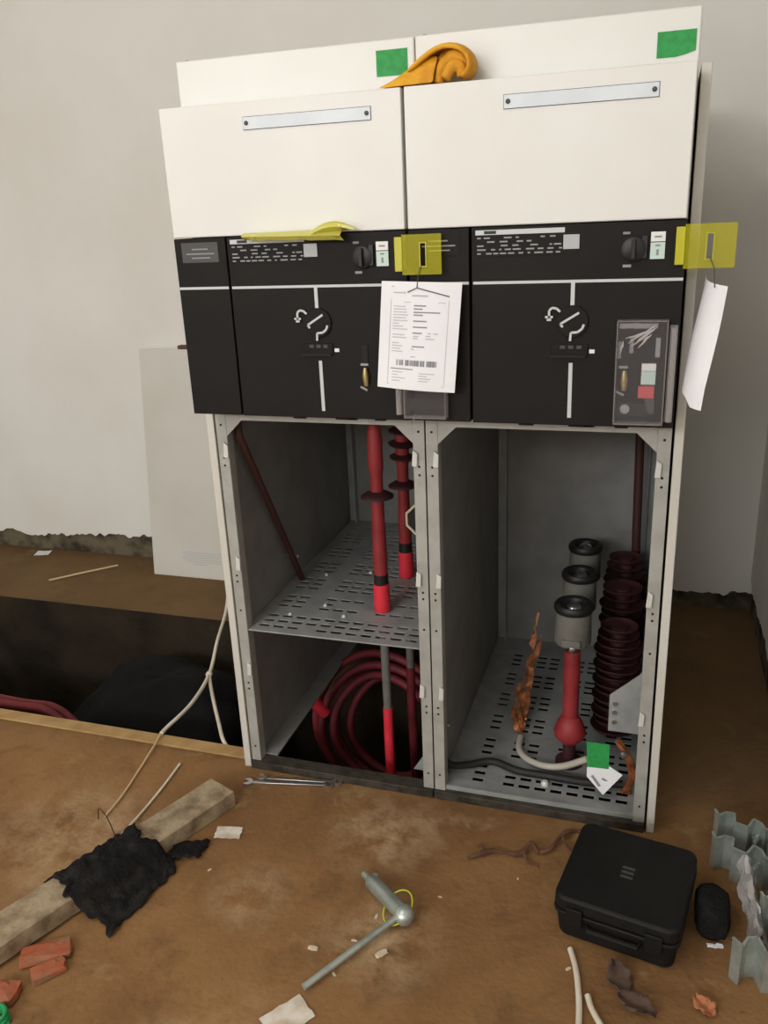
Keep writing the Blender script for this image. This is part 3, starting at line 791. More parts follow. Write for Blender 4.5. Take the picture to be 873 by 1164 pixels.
tag(MB().tube(spline([(0.517, 0.045, 0.075), (0.535, 0.055, 0.058), (0.57, 0.085, 0.045), (0.625, 0.115, 0.043), (0.69, 0.095, 0.042), (0.762, 0.092, 0.042), (0.86, 0.09, 0.042), (0.945, 0.10, 0.045)]), 0.0095, 10).build('black_cable', 'blackcable', smooth=True, org=(0.7, 0.1, 0.03)),
    'black cable lying across the slotted floor of the right bay', 'cable')
tg = thing('cable_tag', 'green and white cardboard tag tied to the milky tube', 'tag', (0.89, 0.07, 0.05))
MB().prism([(0.858, 0.066, 0.174), (0.911, 0.066, 0.174), (0.912, 0.058, 0.112), (0.862, 0.058, 0.110)], (0, 0.001, 0)).build('green_half', 'green', tg)
MB().prism([(0.862, 0.062, 0.128), (0.898, 0.062, 0.126), (0.944, 0.055, 0.103), (0.902, 0.048, 0.044), (0.862, 0.055, 0.085)], (0, 0.001, 0)).build('white_half', 'paper', tg)
MB().bar((0.874, 0.0545, 0.090), (0.893, 0.0505, 0.066), 0.006, 0.0008).bar((0.898, 0.0545, 0.086), (0.912, 0.0545, 0.079), 0.005, 0.0008).build('lettering', 'ink', tg)
cp = thing('earth_braid', 'copper earth braid looped beside the tag at the right post', 'braid', (0.95, 0.075, 0.03))
for k in range(3):
    MB().tube(spline([(0.925 + 0.004 * k, 0.10, 0.165), (0.948 + 0.006 * k, 0.075, 0.145 - 0.006 * k), (0.962 + 0.004 * k, 0.070, 0.10), (0.955 + 0.003 * k, 0.075, 0.06), (0.945 + 0.008 * k, 0.085, 0.034)]), 0.006, 8).build('braid', 'copper', cp, smooth=True)
MB().lathe([(0.009, 0), (0.009, 0.006), (0.005, 0.012)], (0.943, 0.072, 0.150), (0, -1, 0), n=8).build('bolt', 'chrome', cp)
MB().lathe([(0.008, 0), (0.008, 0.006), (0.005, 0.010)], (0.930, 0.070, 0.084), (0, -1, 0), n=8).build('bolt', 'chrome', cp)

# ------------------------------------------------------------------ things on the switchgear
# paper in a plastic sleeve
pp = thing('paper_sheet', 'printed white document hanging by a wire on the black front', 'paper', (0.525, -0.115, 1.04))
def pq(u, v, lift=0.0):
    """u 0..1 across, v 0..1 downwards on the sheet"""
    x = (0.454 + 0.156 * u) * (1 - v) + (0.440 + 0.155 * u) * v
    z = (1.252 - 0.006 * u) * (1 - v) + (1.052 - 0.010 * u) * v
    y = -0.112 - 0.006 * math.sin(math.pi * u) * (0.4 + v) - 0.012 * v - lift
    return (x, y, z)
gr = [[pq(u / 8, v / 8) for v in range(9)] for u in range(9)]
MB().sheet(gr, 0.0006).build('sheet', 'paper', pp, smooth=True)
tx, tp = MB(), MB()
def line(mb, u0, u1, v, hh):
    mb.add([pq(u0, v - hh, 0.0012), pq(u1, v - hh, 0.0012), pq(u1, v + hh, 0.0012), pq(u0, v + hh, 0.0012)], [(0, 3, 2, 1)])
rr = random.Random(5)
line(tp, 0.13, 0.17, 0.045, 0.004); line(tp, 0.16, 0.32, 0.10, 0.006); line(tp, 0.40, 0.60, 0.125, 0.008); line(tp, 0.30, 0.82, 0.185, 0.003)
for k in range(18):
    v = 0.225 + k * 0.026
    if k in (9, 12, 17): continue
    line(tp, 0.17, 0.17 + rr.uniform(0.08, 0.2), v, 0.0045)
for (v, u1) in ((0.215, 0.58), (0.245, 0.54), (0.275, 0.76), (0.30, 0.55), (0.355, 0.60), (0.41, 0.61), (0.465, 0.55), (0.59, 0.59)):
    line(tx, 0.43, u1, v, 0.006)
for (u0, u1, v) in ((0.62, 0.66, 0.465), (0.69, 0.75, 0.465), (0.44, 0.51, 0.495), (0.60, 0.66, 0.49), (0.44, 0.50, 0.515), (0.60, 0.71, 0.515), (0.42, 0.46, 0.615), (0.42, 0.48, 0.685)):
    line(tp, u0, u1, v, 0.005)
for k in range(44):
    u = 0.24 + 0.52 * k / 44
    if rr.random() < 0.8: line(tx, u, u + 0.52 / 44 * rr.uniform(0.5, 1.0), 0.745, 0.027)
line(tx, 0.17, 0.46, 0.805, 0.005)
for k in range(4):
    line(tp, 0.19, 0.19 + rr.uniform(0.06, 0.18), 0.835 + 0.028 * k, 0.004)
    line(tp, 0.54, 0.54 + rr.uniform(0.1, 0.2), 0.838 + 0.024 * k, 0.004)
line(tp, 0.13, 0.86, 0.955, 0.003)
for u in (0.135, 0.86):
    tp.add([pq(u - 0.003, 0.16, 0.0012), pq(u + 0.003, 0.16, 0.0012), pq(u + 0.003, 0.955, 0.0012), pq(u - 0.003, 0.955, 0.0012)], [(0, 3, 2, 1)])
tx.build('dark_print', 'ink', pp); tp.build('pale_print', 'inkpale', pp)
MB().tube([pq(0.34, 0.095, 0.002), (0.524, -0.118, 1.2385), pq(0.86, 0.125, 0.002)], 0.0010, 6).tube([(0.524, -0.118, 1.2385), (0.526, -0.112, 1.262), (0.532, -0.110, 1.279)], 0.0008, 6).build('hanging_wire', 'greylabel', pp)

p2 = thing('paper_sheet', 'folded white document hanging off the right flank, seen edge-on', 'paper', (1.04, -0.12, 1.04))
cols_ = [(1.022, -0.030), (1.020, -0.060), (1.020, -0.090), (1.024, -0.118), (1.033, -0.134), (1.043, -0.142), (1.053, -0.145)]
gr = []
for k, (x, y) in enumerate(cols_):
    row = []
    for v in range(9):
        t_ = v / 8
        row.append((x + 0.014 - 0.026 * t_ + 0.0015 * math.sin(t_ * 5 + k), y - 0.010 * t_ + 0.004 * math.sin(t_ * 4), 1.246 - 0.196 * t_ - 0.002 * k - (0.012 if v == 8 and k > 3 else 0)))
    gr.append(row)
MB().sheet(gr, 0.0006).build('sheet', 'paper', p2, smooth=True, angle=70)
lp2 = MB()
for k in range(12):
    f = 0.12 + 0.065 * k
    i0 = min(int(f * 8), 7); w_ = f * 8 - i0
    pa = Vector(gr[3][i0]).lerp(Vector(gr[3][i0 + 1]), w_); pb = Vector(gr[5][i0]).lerp(Vector(gr[5][i0 + 1]), w_)
    pb = pa.lerp(pb, 0.5 + 0.4 * ((k * 7) % 5) / 5)
    off = Vector((0.0006, -0.0012, 0))
    lp2.add([pa + off, pb + off, pb + off + Vector((0, 0, 0.002)), pa + off + Vector((0, 0, 0.002))], [(0, 1, 2, 3)])
lp2.build('pale_print', 'inkpale', p2)
MB().tube([(1.046, -0.140, 1.232), (1.044, -0.125, 1.262), (1.036, -0.109, 1.280)], 0.0009, 6).build('hanging_wire', 'greylabel', p2)

# folded yellow film stuck over the seam
ym = thing('plastic_film', 'crumpled yellow plastic film caught along the left door\'s lower edge', 'film', (0.28, -0.1, 1.33))
g1, g2 = [], []
for k in range(13):
    t_ = k / 12
    x = 0.166 + 0.21 * t_
    g1.append([(x, -0.092, 1.347 + 0.002 * t_), (x, -0.104, 1.346 + 0.002 * nz(k * 0.6)), (x + 0.004, -0.118 - 0.01 * t_, 1.341 - 0.004 * t_), (x + 0.008, -0.112 - 0.006 * t_, 1.335 - 0.006 * t_ + 0.003 * nz(k * 0.8, 4))])
for k in range(9):
    t_ = k / 8
    x = 0.30 + 0.100 * t_
    lift = 0.018 * math.sin(math.pi * t_)
    g2.append([(x, -0.100, 1.330 + 0.020 * t_), (x + 0.004, -0.120, 1.334 + 0.012 * t_ + lift * 0.7), (x + 0.006, -0.112, 1.340 + 0.010 * t_ + lift), (x + 0.002, -0.094, 1.345 + 0.004 * t_ + lift * 0.6)])
MB().sheet(g1, 0.0005).build('folded_strip', 'film', ym, smooth=True, angle=80)
MB().sheet(g2, 0.0005).build('curled_end', 'film', ym, smooth=True, angle=80)

# yellow leather glove lying on the ledge
gl = thing('work_glove', 'yellow leather work glove folded over on top of the doors', 'glove', (0.53, -0.045, ZD))
cuff = []
prof = [(0.452, 1.587, 0.004), (0.475, 1.600, 0.016), (0.500, 1.614, 0.024), (0.525, 1.627, 0.028), (0.545, 1.634, 0.028), (0.556, 1.630, 0.020)]
for (x, z, h) in prof:
    row = []
    for k in range(9):
        t_ = k / 8
        yy = -0.080 + 0.060 * t_
        row.append((x + 0.004 * math.sin(t_ * 6), yy, ZD + 0.003 + (z - ZD) * math.sin(math.pi * (0.05 + 0.9 * t_)) ** 0.6 + 0.002 * nz(x * 40, k)))
    row.append((x, -0.016, ZD + 0.002)); row.insert(0, (x, -0.083, ZD + 0.002))
    cuff.append(row)
MB().sheet(cuff, 0.002).build('cuff', 'glove', gl, smooth=True, angle=180, subd=1)
arch = [(0.500, 1.612), (0.530, 1.634), (0.556, 1.6485), (0.582, 1.652), (0.606, 1.645), (0.622, 1.630), (0.627, 1.611), (0.620, 1.597), (0.606, 1.588)]
gr = []
for n_, (x, z) in enumerate(arch):
    row = []
    for k in range(7):
        t_ = k / 6
        sq = 0.006 * math.sin(math.pi * t_)
        ctr = Vector((0.575, 0, 1.605)); p = Vector((x, 0, z)); d = (p - ctr).normalized()
        q = p + d * (sq - 0.004)
        row.append((q.x + 0.002 * nz(n_, k), -0.082 + 0.066 * t_, max(q.z, ZD + 0.003)))
    gr.append(row)
MB().sheet(gr, 0.009).build('back_of_hand', 'glove', gl, smooth=True, angle=180, subd=1)
fing = [((0.560, -0.066, 1.587), (0.566, -0.060, 1.612), (0.588, -0.056, 1.630), (0.604, -0.055, 1.618), (0.612, -0.055, 1.596)),
        ((0.548, -0.050, 1.590), (0.556, -0.044, 1.618), (0.580, -0.042, 1.636), (0.600, -0.042, 1.622), (0.606, -0.044, 1.596)),
        ((0.575, -0.076, 1.592), (0.584, -0.070, 1.608), (0.594, -0.066, 1.612), (0.602, -0.066, 1.606), (0.604, -0.068, 1.594))]
for pts in fing:
    sp = spline(pts, 5)
    MB().tube(sp, [0.009 + 0.003 * math.sin(math.pi * k / (len(sp) - 1)) for k in range(len(sp))], 10).build('finger', 'glove', gl, smooth=True, angle=180)

# ------------------------------------------------------------------ removed doors leaning on the back wall
def lean(x0, x1, yb, yt, h, lab, prt):
    t = thing('door_panel', lab, 'door panel', ((x0 + x1) / 2, yb, 0), 'removed doors leaning on the wall')
    z0 = 0.0
    d = Vector((0, yt - yb, h)).normalized()
    nrm = Vector((0, -d.z, d.y))
    p = lambda x, s, n=0: Vector((x, yb, z0)) + d * s + nrm * n
    L = h / d.z
    MB().prism([p(x0, 0, 0), p(x1, 0, 0), p(x1, L, 0), p(x0, L, 0)], nrm * -0.018).build('sheet', 'offwhite', t, bevel=0.002)
    MB().prism([p(x0 + 0.03, 0.008, -0.018), p(x1 - 0.03, 0.008, -0.018), p(x1 - 0.03, L - 0.03, -0.018), p(x0 + 0.03, L - 0.03, -0.018)], nrm * -0.006).build('inner_tray', 'offwhite', t)
    if prt:
        g = MB()
        for k, (u0, u1) in enumerate(((0.0, 0.19), (0.01, 0.20), (0.0, 0.17), (0.0, 0.2), (0.02, 0.18), (0.05, 0.11))):
            s = 0.107 - 0.0095 * k
            a = x0 + 0.14
            g.prism([p(a + u0, s - 0.0018, 0.0006), p(a + u1, s - 0.0018, 0.0006), p(a + u1, s + 0.0018, 0.0006), p(a + u0, s + 0.0018, 0.0006)], nrm * -0.0005)
        g.build('small_print', 'inkpale', t)
lean(-0.984, -0.49, 1.095, 1.205, 0.915, 'pale removed door leaning on the back wall, small print low on its face', True)
lean(-0.93, -0.44, 1.130, 1.232, 0.89, 'second removed door, just showing behind the printed one', False)

# ------------------------------------------------------------------ cables hanging over the trench edge
wc = thing('white_cable', 'white forked cable hanging across the trench from the cabinet flank', 'cable', (-0.3, 0.2, 0))
run = spline([(-0.60, 1.02, 0.16), (-0.558, 0.95, 0.078), (-0.492, 0.80, 0.030), (-0.424, 0.60, 0.012), (-0.360, 0.42, -0.008), (-0.310, 0.22, 0.010), (-0.310, 0.065, 0.015), (-0.300, 0.0, 0.012), (-0.285, -0.10, 0.006), (-0.268, -0.2, 0.006), (-0.262, -0.283, 0.006)])
MB().tube([p for p in run if p.y > 0.045], 0.0058, 10).build('main_run', 'cable', wc, smooth=True)
MB().tube([p for p in run if p.y < 0.075], 0.0026, 8).build('bared_end', 'tan', wc, smooth=True)
MB().tube(spline([(-0.360, 0.42, -0.008), (-0.316, 0.35, -0.02), (-0.212, 0.20, -0.02), (-0.122, 0.074, 0.0), (-0.10, 0.10, -0.06), (-0.09, 0.12, -0.2)]), 0.0056, 10).build('branch', 'cable', wc, smooth=True)
MB().lathe([(0.010, -0.004), (0.010, 0.008)], (-0.360, 0.42, -0.008), (0.2, -1, 0), n=12).build('cable_tie', 'cable', wc)
tag(MB().tube(spline([(-0.192, -0.047, 0.005), (-0.185, -0.14, 0.005), (-0.182, -0.24, 0.005), (-0.172, -0.345, 0.02)]), 0.0032, 8).build('white_cable', 'cable', smooth=True, org=(-0.18, -0.2, 0)),
    'short white wire lying on the floor beside the timber beam', 'wire')

# ------------------------------------------------------------------ floor: beam, cloth, bricks
U = Vector((-0.373, -0.928, 0)).normalized()
V = Vector((U.y * -1, U.x, 0)) * -1         # across the beam
V = Vector((0.89, -0.45, 0)); V = (V - U * V.dot(U)).normalized()
B0 = Vector((-0.052, -0.125, 0))
BH = 0.042
def bp(s, t_, z):
    return B0 + U * s + V * t_ + Vector((0, 0, z))
bm_ = MB()
gr = []
for k in range(24):
    s = 1.05 * k / 23
    lift = 0.022 * max(0, s - 0.1) * 0.9
    e = 0.002
    sec = [(0.0, 0.0), (0.0, BH), (0.045, BH + 0.001), (0.089, BH), (0.089, 0.0), (0.045, 0.0)]
    gr.append([bp(s, a + e * nz(k * 0.9, a * 60), z + lift + (e * nz(k * 0.7, a * 50, 3) if z > 0 else 0)) for (a, z) in sec] )
n6 = 6
vs = [p for row in gr for p in row]
fs = [(i * n6 + j, (i + 1) * n6 + j, (i + 1) * n6 + (j + 1) % n6, i * n6 + (j + 1) % n6) for i in range(23) for j in range(n6)]
fs += [tuple(range(n6)), tuple(reversed(range(23 * n6, 24 * n6)))]
bm_.add(vs, fs)
tag(bm_.build('timber_beam', 'wood', bevel=0.002, org=bp(0.3, 0.045, 0)), 'weathered square timber beam lying on the floor, rag over its middle', 'beam')

gr = []
NS, NT = 30, 34
for i in range(NS):
    row = []
    for j in range(NT):
        a, b = i / (NS - 1), j / (NT - 1)
        s = 0.232 + 0.205 * a; t_ = -0.052 + 0.222 * b
        s += 0.030 * nz(b * 3, 2.0) + 0.012 * nz(b * 11, a * 2 + 4)
        t_ += 0.035 * nz(a * 3.0, 7.0) + 0.014 * nz(a * 12, 1.0) + 0.05 * (a - 0.4) * b
        top = BH + 0.022 * (s - 0.1) + 0.006
        if t_ < 0: h = top + t_ * 1.6
        elif t_ > 0.089: h = top - (t_ - 0.089) * 1.5
        else: h = top
        h = max(h, 0.006) + 0.010 * nz(a * 6, b * 6) + 0.007 * nz(a * 15, b * 15, 3)
        p = bp(s, t_, max(h, 0.004) + 0.002)
        row.append(p)
    gr.append(row)
rag = MB(); rag.sheet(gr, 0.0025)
tag(rag.build('black_rag', 'cloth', smooth=True, angle=180, org=bp(0.33, 0.05, 0)), 'crumpled black cloth draped over the timber beam', 'cloth')
sm = []
for i in range(9):
    row = []
    for j in range(7):
        a, b = i / 8, j / 6
        row.append((-0.040 + 0.075 * a + 0.010 * nz(b * 4, 1), -0.385 + 0.060 * b + 0.03 * a + 0.010 * nz(a * 5, 2), 0.006 + 0.010 * abs(nz(a * 4, b * 4, 6)) + 0.006 * math.sin(a * 3.1)))
    sm.append(row)
tag(MB().sheet(sm, 0.002).build('black_rag', 'cloth', smooth=True, angle=180, org=(0.04, -0.33, 0)), 'small black cloth scrap on the floor beside the beam', 'cloth')

def lump(name, m, c, size, seed, lab, cat, rot=0.0, grp=None, parts=7, flat=True):
    """broken faceted piece"""
    g = MB(); gr = []
    ca, sa = math.cos(rot), math.sin(rot)
    for i in range(parts):
        row = []
        for j in range(9):
            th = math.pi * i / (parts - 1); ph = 2 * math.pi * j / 8
            d = Vector((math.sin(th) * math.cos(ph), math.sin(th) * math.sin(ph), math.cos(th)))
            k = max(abs(d.x), abs(d.y), abs(d.z)) ** 0.75
            q = d / k * (1 + 0.22 * nz(d.x * 2 + seed, d.y * 2, d.z * 2))
            x, y, z = q.x * size[0] / 2, q.y * size[1] / 2, q.z * size[2] / 2
            row.append((c[0] + x * ca - y * sa, c[1] + x * sa + y * ca, max(c[2] + size[2] / 2 + z, c[2] + 0.001)))
        gr.append(row)
    g.sheet(gr)
    return tag(g.build(name, m, smooth=not flat, angle=30 if flat else 180, org=c), lab, cat, grp)
lump('brick_piece', 'brick', (-0.128, -0.672, 0), (0.10, 0.050, 0.018), 1.0, 'flat orange brick piece tucked under the beam\'s near edge', 'brick', 0.6, 'brick pieces')
lump('brick_piece', 'brick', (-0.098, -0.705, 0), (0.065, 0.040, 0.018), 4.0, 'mortar-stained orange brick piece farthest from the beam', 'brick', 0.9, 'brick pieces')
lump('brick_piece', 'brick', (-0.145, -0.775, 0), (0.06, 0.05, 0.022), 9.0, 'orange brick piece nearest the green cord', 'brick', 0.2, 'brick pieces')
gc = [(-0.120 + 0.024 * math.cos(k * 0.5) * (1 - k * 0.008), -0.822 + 0.017 * math.sin(k * 0.5), 0.005 + 0.0006 * k) for k in range(30)]
tag(MB().tube(gc, 0.004, 8).build('green_cord', 'greencord', smooth=True, org=(-0.12, -0.82, 0)), 'small coil of green cord by the brick pieces', 'cord')
tag(MB().tube(spline([(-0.15, -0.39, 0.05), (-0.19, -0.36, 0.075), (-0.235, -0.33, 0.07), (-0.26, -0.31, 0.02)]), 0.0013, 6).build('thin_wire', 'rubber', smooth=True, org=(-0.2, -0.35, 0)), 'thin dark wire springing from the black cloth', 'wire')

# ------------------------------------------------------------------ paper scraps and litter
def scrap(c, wx, wy, rot, lab, m='scrap', seed=0.0):
    gr = []
    ca, sa = math.cos(rot), math.sin(rot)
    for i in range(7):
        row = []
        for j in range(6):
            x, y = wx * (i / 6 - 0.5) + 0.004 * nz(j * 0.8, seed), wy * (j / 5 - 0.5) + 0.004 * nz(i * 0.8, seed + 5)
            row.append((c[0] + x * ca - y * sa, c[1] + x * sa + y * ca, 0.0025 + 0.004 * abs(nz(i * 0.5 + seed, j * 0.5))))
        gr.append(row)
    return tag(MB().sheet(gr, 0.0006).build('paper_scrap', m, smooth=True, org=(c[0], c[1], 0)), lab, 'paper', 'paper scraps on the floor')
scrap((0.060, -0.255), 0.062, 0.040, 0.22, 'dirty paper scrap near the far end of the beam', seed=1.0)
scrap((0.395, -0.672), 0.085, 0.058, 0.92, 'pale torn paper scrap at the front, below the crank lever', seed=3.0)
scrap((1.139, -0.304), 0.030, 0.010, 0.15, 'tiny white paper slip between the case and steel clamps', m='paper', seed=6.0)
scrap((-1.62, 1.195), 0.065, 0.050, 0.3, 'small white paper bit by the back wall', m='paper', seed=8.0)
tag(MB().tube([(-1.38, 0.931, 0.006), (-1.28, 1.035, 0.007), (-1.186, 1.133, 0.006)], 0.0042, 8).build('thin_stick', 'tan', smooth=True, org=(-1.28, 1.03, 0)), 'thin pale stick on the floor beyond the trench', 'stick')
spots = [(0.382, -0.515, 0.020, 'small plaster chip left of the crank lever rod'), (0.518, -0.492, 0.024, 'largest plaster chip, right of the crank lever rod'), (0.479, -0.405, 0.012, 'tiny plaster chip inside the lever\'s elbow'),
         (0.444, -0.561, 0.010, 'tiny plaster chip beside the lever rod\'s far tip'), (0.593, -0.319, 0.008, 'tiny plaster chip right of the lever knob'), (0.872, -0.431, 0.012, 'tiny plaster chip beside the white tube'), (0.743, -0.225, 0.007, 'tiny plaster chip left of the black case'),
         (0.515, -0.355, 0.010, 'tiny plaster chip by the yellow wire loop'), (0.455, -0.475, 0.011, 'tiny plaster chip on the left side of the lever rod'), (0.075, -0.375, 0.009, 'tiny white chip beside the black cloth scrap')]
for k, (x, y, s, lab) in enumerate(spots):
    lump('plaster_chip', 'chip', (x, y, 0), (s * 1.1, s * 0.55, s * 0.25), k * 2.3, lab, 'chip', k * 0.8, 'plaster chips on the floor', parts=5)

# ------------------------------------------------------------------ crank lever
lv = thing('crank_lever', 'galvanised crank lever with a long rod lying on the floor', 'lever', (0.48, -0.45, 0))
A = Vector((0.423, -0.318, 0.022)); B = Vector((0.534, -0.402, 0.022)); Cc = Vector((0.403, -0.612, 0.012))
d = (B - A).normalized()
MB().tube([A, A + d * 0.022], 0.0075, 10).build('square_tip', 'galv', lv)
MB().tube([A + d * 0.020, A + d * 0.030, B], [0.011, 0.0165, 0.0165], 14).build('socket_tube', 'galv', lv, smooth=True)
MB().lathe([(0.004, -0.021), (0.015, -0.017), (0.0205, -0.006), (0.0205, 0.006), (0.015, 0.015), (0.004, 0.019)], B + Vector((0.006, -0.006, 0.002)), (0.2, -0.3, 1), n=20).build('knob', 'galv', lv, smooth=True, angle=180)
MB().tube([B + Vector((-0.006, -0.012, 0.0)), Cc], 0.0068, 12).build('rod', 'galv', lv, smooth=True)
MB().box(A.x + 0.024, A.x + 0.036, A.y - 0.018, A.y - 0.006, 0.028, 0.036).build('stop_lug', 'galv', lv, bevel=0.001)
lp = [Vector((0.522, -0.392, 0.024)) + Vector((0.030 * math.cos(t_), 0.030 * math.sin(t_) * 1.2, 0.016 * math.sin(t_ + 0.7))) for t_ in [2 * math.pi * k / 28 for k in range(28)]]
MB().tube([Vector((p.x, p.y, max(p.z, 0.006))) for p in lp], 0.0017, 6, closed=True).build('wire_loop', 'fluor', lv, smooth=True)

# ------------------------------------------------------------------ spanners by the foot rail
def spanner(a, b, lab):
    t = thing('spanner', lab, 'spanner', (a[0], a[1], 0), 'spanners by the foot rail')
    a, b = Vector(a), Vector(b); d = (b - a).normalized(); n = Vector((-d.y, d.x, 0))
    MB().prism([a + d * 0.012 + n * 0.004, a + d * 0.012 - n * 0.004, b - d * 0.01 - n * 0.005, b - d * 0.01 + n * 0.005], (0, 0, 0.006)).build('shank', 'chrome', t, bevel=0.001)
    h = []
    for k in range(13):
        an = math.radians(35) + math.radians(290) * k / 12
        h.append(a + (d * math.cos(an) + n * math.sin(an)) * -0.0005 + (d * math.cos(math.pi - an + 0.0) + n * math.sin(an)) * 0.013)
    h += [a - d * 0.008 - n * 0.006 + d * 0.004, a + d * 0.003, a - d * 0.004 + n * 0.006]
    MB().prism([p for p in h], (0, 0, 0.007)).build('open_jaw', 'chrome', t)
    MB().lathe([(0.006, 0), (0.012, 0), (0.012, 0.008), (0.006, 0.008), (0.006, 0)], b, (0, 0, 1), n=18, caps=False).build('ring_end', 'chrome', t, smooth=True)
spanner((0.022, -0.072, 0.001), (0.230, -0.030, 0.001), 'nearer chrome spanner lying in front of the left bay')
spanner((0.052, -0.046, 0.001), (0.248, -0.016, 0.001), 'farther chrome spanner, closest to the foot rail')

# ------------------------------------------------------------------ black case
cc = Vector((0.969, -0.259, 0)); an = math.radians(-9.9)
E1 = Vector((math.cos(an), math.sin(an), 0)); E2 = Vector((-math.sin(an), math.cos(an), 0))
def cp_(u, v, z): return cc + E1 * u + E2 * v + Vector((0, 0, z))
def rbox(mb, u0, u1, v0, v1, z0, z1, r=0.02, tap=0.0, n=5):
    pts = []
    for (cu, cv, s0) in ((u1 - r, v1 - r, 0), (u0 + r, v1 - r, 90), (u0 + r, v0 + r, 180), (u1 - r, v0 + r, 270)):
        for k in range(n + 1):
            a_ = math.radians(s0 + 90 * k / n)
            pts.append((cu + r * math.cos(a_), cv + r * math.sin(a_)))
    m_ = len(pts)
    vs = [cp_(p[0] * (1 - tap if z0 < z1 else 1), p[1] * (1 - tap), z0) for p in pts] + [cp_(p[0], p[1], z1) for p in pts]
    mb.add(vs, [tuple(reversed(range(m_))), tuple(range(m_, 2 * m_))] + [(i, (i + 1) % m_, m_ + (i + 1) % m_, m_ + i) for i in range(m_)])
    return mb
bx = thing('tool_case', 'black hard plastic carrying case standing on the floor', 'case', cc)
rbox(MB(), -0.117, 0.117, -0.117, 0.117, 0.003, 0.064, 0.022, 0.05).build('base_shell', 'case', bx, bevel=0.004)
rbox(MB(), -0.121, 0.121, -0.121, 0.121, 0.060, 0.068, 0.024).build('rim', 'case', bx, bevel=0.002)
ld = rbox(MB(), -0.119, 0.119, -0.119, 0.119, 0.069, 0.101, 0.024, -0.01).build('lid', 'case', bx, bevel=0.006)
g = MB()
for k in range(3):
    v0 = -0.018 + 0.013 * k
    g.prism([cp_(-0.012, v0, 0.1012), cp_(0.012, v0 + 0.004 * 0, 0.1012), cp_(0.012, v0 + 0.007, 0.1012), cp_(-0.012, v0 + 0.007, 0.1012)], (0, 0, 0.0005))
g.build('lettering', 'greylabel', ld)
for u in (-0.075, 0.075):
    MB().prism([cp_(u - 0.016, -0.120, 0.045), cp_(u + 0.016, -0.120, 0.045), cp_(u + 0.016, -0.120, 0.085), cp_(u - 0.016, -0.120, 0.085)], E2 * -0.007).build('latch', 'case', bx, bevel=0.0015)
MB().tube([cp_(-0.05, -0.119, 0.050), cp_(-0.048, -0.130, 0.050), cp_(0.048, -0.130, 0.050), cp_(0.05, -0.119, 0.050)], 0.005, 8).build('carry_handle', 'case', bx, smooth=True)
for u in (-0.07, 0.07):
    MB().tube([cp_(u - 0.02, 0.122, 0.066), cp_(u + 0.02, 0.122, 0.066)], 0.005, 8).build('hinge', 'case', bx, smooth=True)

po = MB(); gr = []
for i in range(13):
    row = []
    for j in range(21):
        th = math.pi * i / 12; ph = 2 * math.pi * j / 20
        dd = Vector((math.sin(th) * math.cos(ph), math.sin(th) * math.sin(ph), math.cos(th)))
        k = max(abs(dd.x), abs(dd.y), abs(dd.z)) ** 0.6
        q = dd / k * (1 + 0.12 * nz(dd.x * 2.2, dd.y * 2.2, dd.z * 2.2 + 4))
        row.append((1.134 + 0.034 * q.x, -0.250 + 0.050 * q.y, max(0.036 + 0.034 * q.z, 0.002)))
    gr.append(row)
po.sheet(gr)
tag(po.build('black_pouch', 'cloth', smooth=True, angle=180, org=(1.142, -0.255, 0)), 'small black cloth pouch between the case and the steel clamps', 'pouch')

# ------------------------------------------------------------------ galvanised clamps at the right
def clamp(c, rot, h, sc_, lab, tilt=0.0, z0=0.0):
    t = thing('steel_clamp', lab, 'clamp', (c[0], c[1], z0), 'galvanised clamps by the right wall')
    prof = [(-0.060, 0.020), (-0.048, 0.004), (-0.036, 0.022), (-0.020, 0.026), (-0.014, -0.004), (0.014, -0.006), (0.020, 0.026), (0.036, 0.020), (0.048, 0.002), (0.060, 0.018)]
    ca, sa = math.cos(rot), math.sin(rot)
    Rt = Matrix.Rotation(rot, 3, 'Z') @ Matrix.Rotation(tilt, 3, 'X')
    base = Vector((c[0], c[1], z0))
    pt = lambda x, y, z: base + Rt @ Vector((x * sc_, y * sc_, z))
    gr = [[pt(x, y, 0.0), pt(x, y, h * 0.5), pt(x, y, h)] for (x, y) in prof]
    dz = max(0.0, z0 + 0.001 - min(p.z for r in gr for p in r))
    gr = [[p + Vector((0, 0, dz)) for p in r] for r in gr]
    base = base + Vector((0, 0, dz))
    MB().sheet(gr, 0.0022).build('folded_plate', 'galv', t)
    lipg = MB()
    for k in range(len(prof) - 1):
        a, b = pt(*prof[k], h) + Vector((0, 0, dz * 0)), pt(*prof[k + 1], h)
        lipg.bar(a, b, 0.005, 0.0015, up=Rt @ Vector((0, 0, 1)))
    lipg.build('edge_lip', 'galv', t)
    st = pt(0.030, 0.024, h * 0.55)
    MB().tube([st, st + (Rt @ Vector((0, -0.03, 0)))], 0.004, 8).build('stud', 'galv', t, smooth=True)
    MB().lathe([(0.008, 0), (0.008, 0.006)], st + (Rt @ Vector((0, -0.012, 0))), Rt @ Vector((0, -1, 0)), n=6).build('nut', 'galv', t)
clamp((1.200, -0.030), -0.25, 0.085, 1.0, 'galvanised folded clamp standing farthest back by the right wall', 0.0)
clamp((1.190, -0.115), -0.35, 0.085, 1.05, 'galvanised folded clamp in the middle of the group', 0.0)
clamp((1.262, -0.175), 0.9, 0.11, 1.0, 'galvanised folded clamp leaning askew among the others', 0.35)
clamp((1.228, -0.385), 0.12, 0.095, 1.12, 'galvanised folded clamp standing nearest, below the plastic wrap', 0.0)
clamp((1.285, -0.045), 1.15, 0.085, 0.9, 'galvanised folded clamp turned sideways, rearmost against the right wall', 0.0)
clamp((1.262, -0.275), -0.25, 0.100, 0.85, 'galvanised folded clamp just behind the nearest one', 0.0)
wrp = []
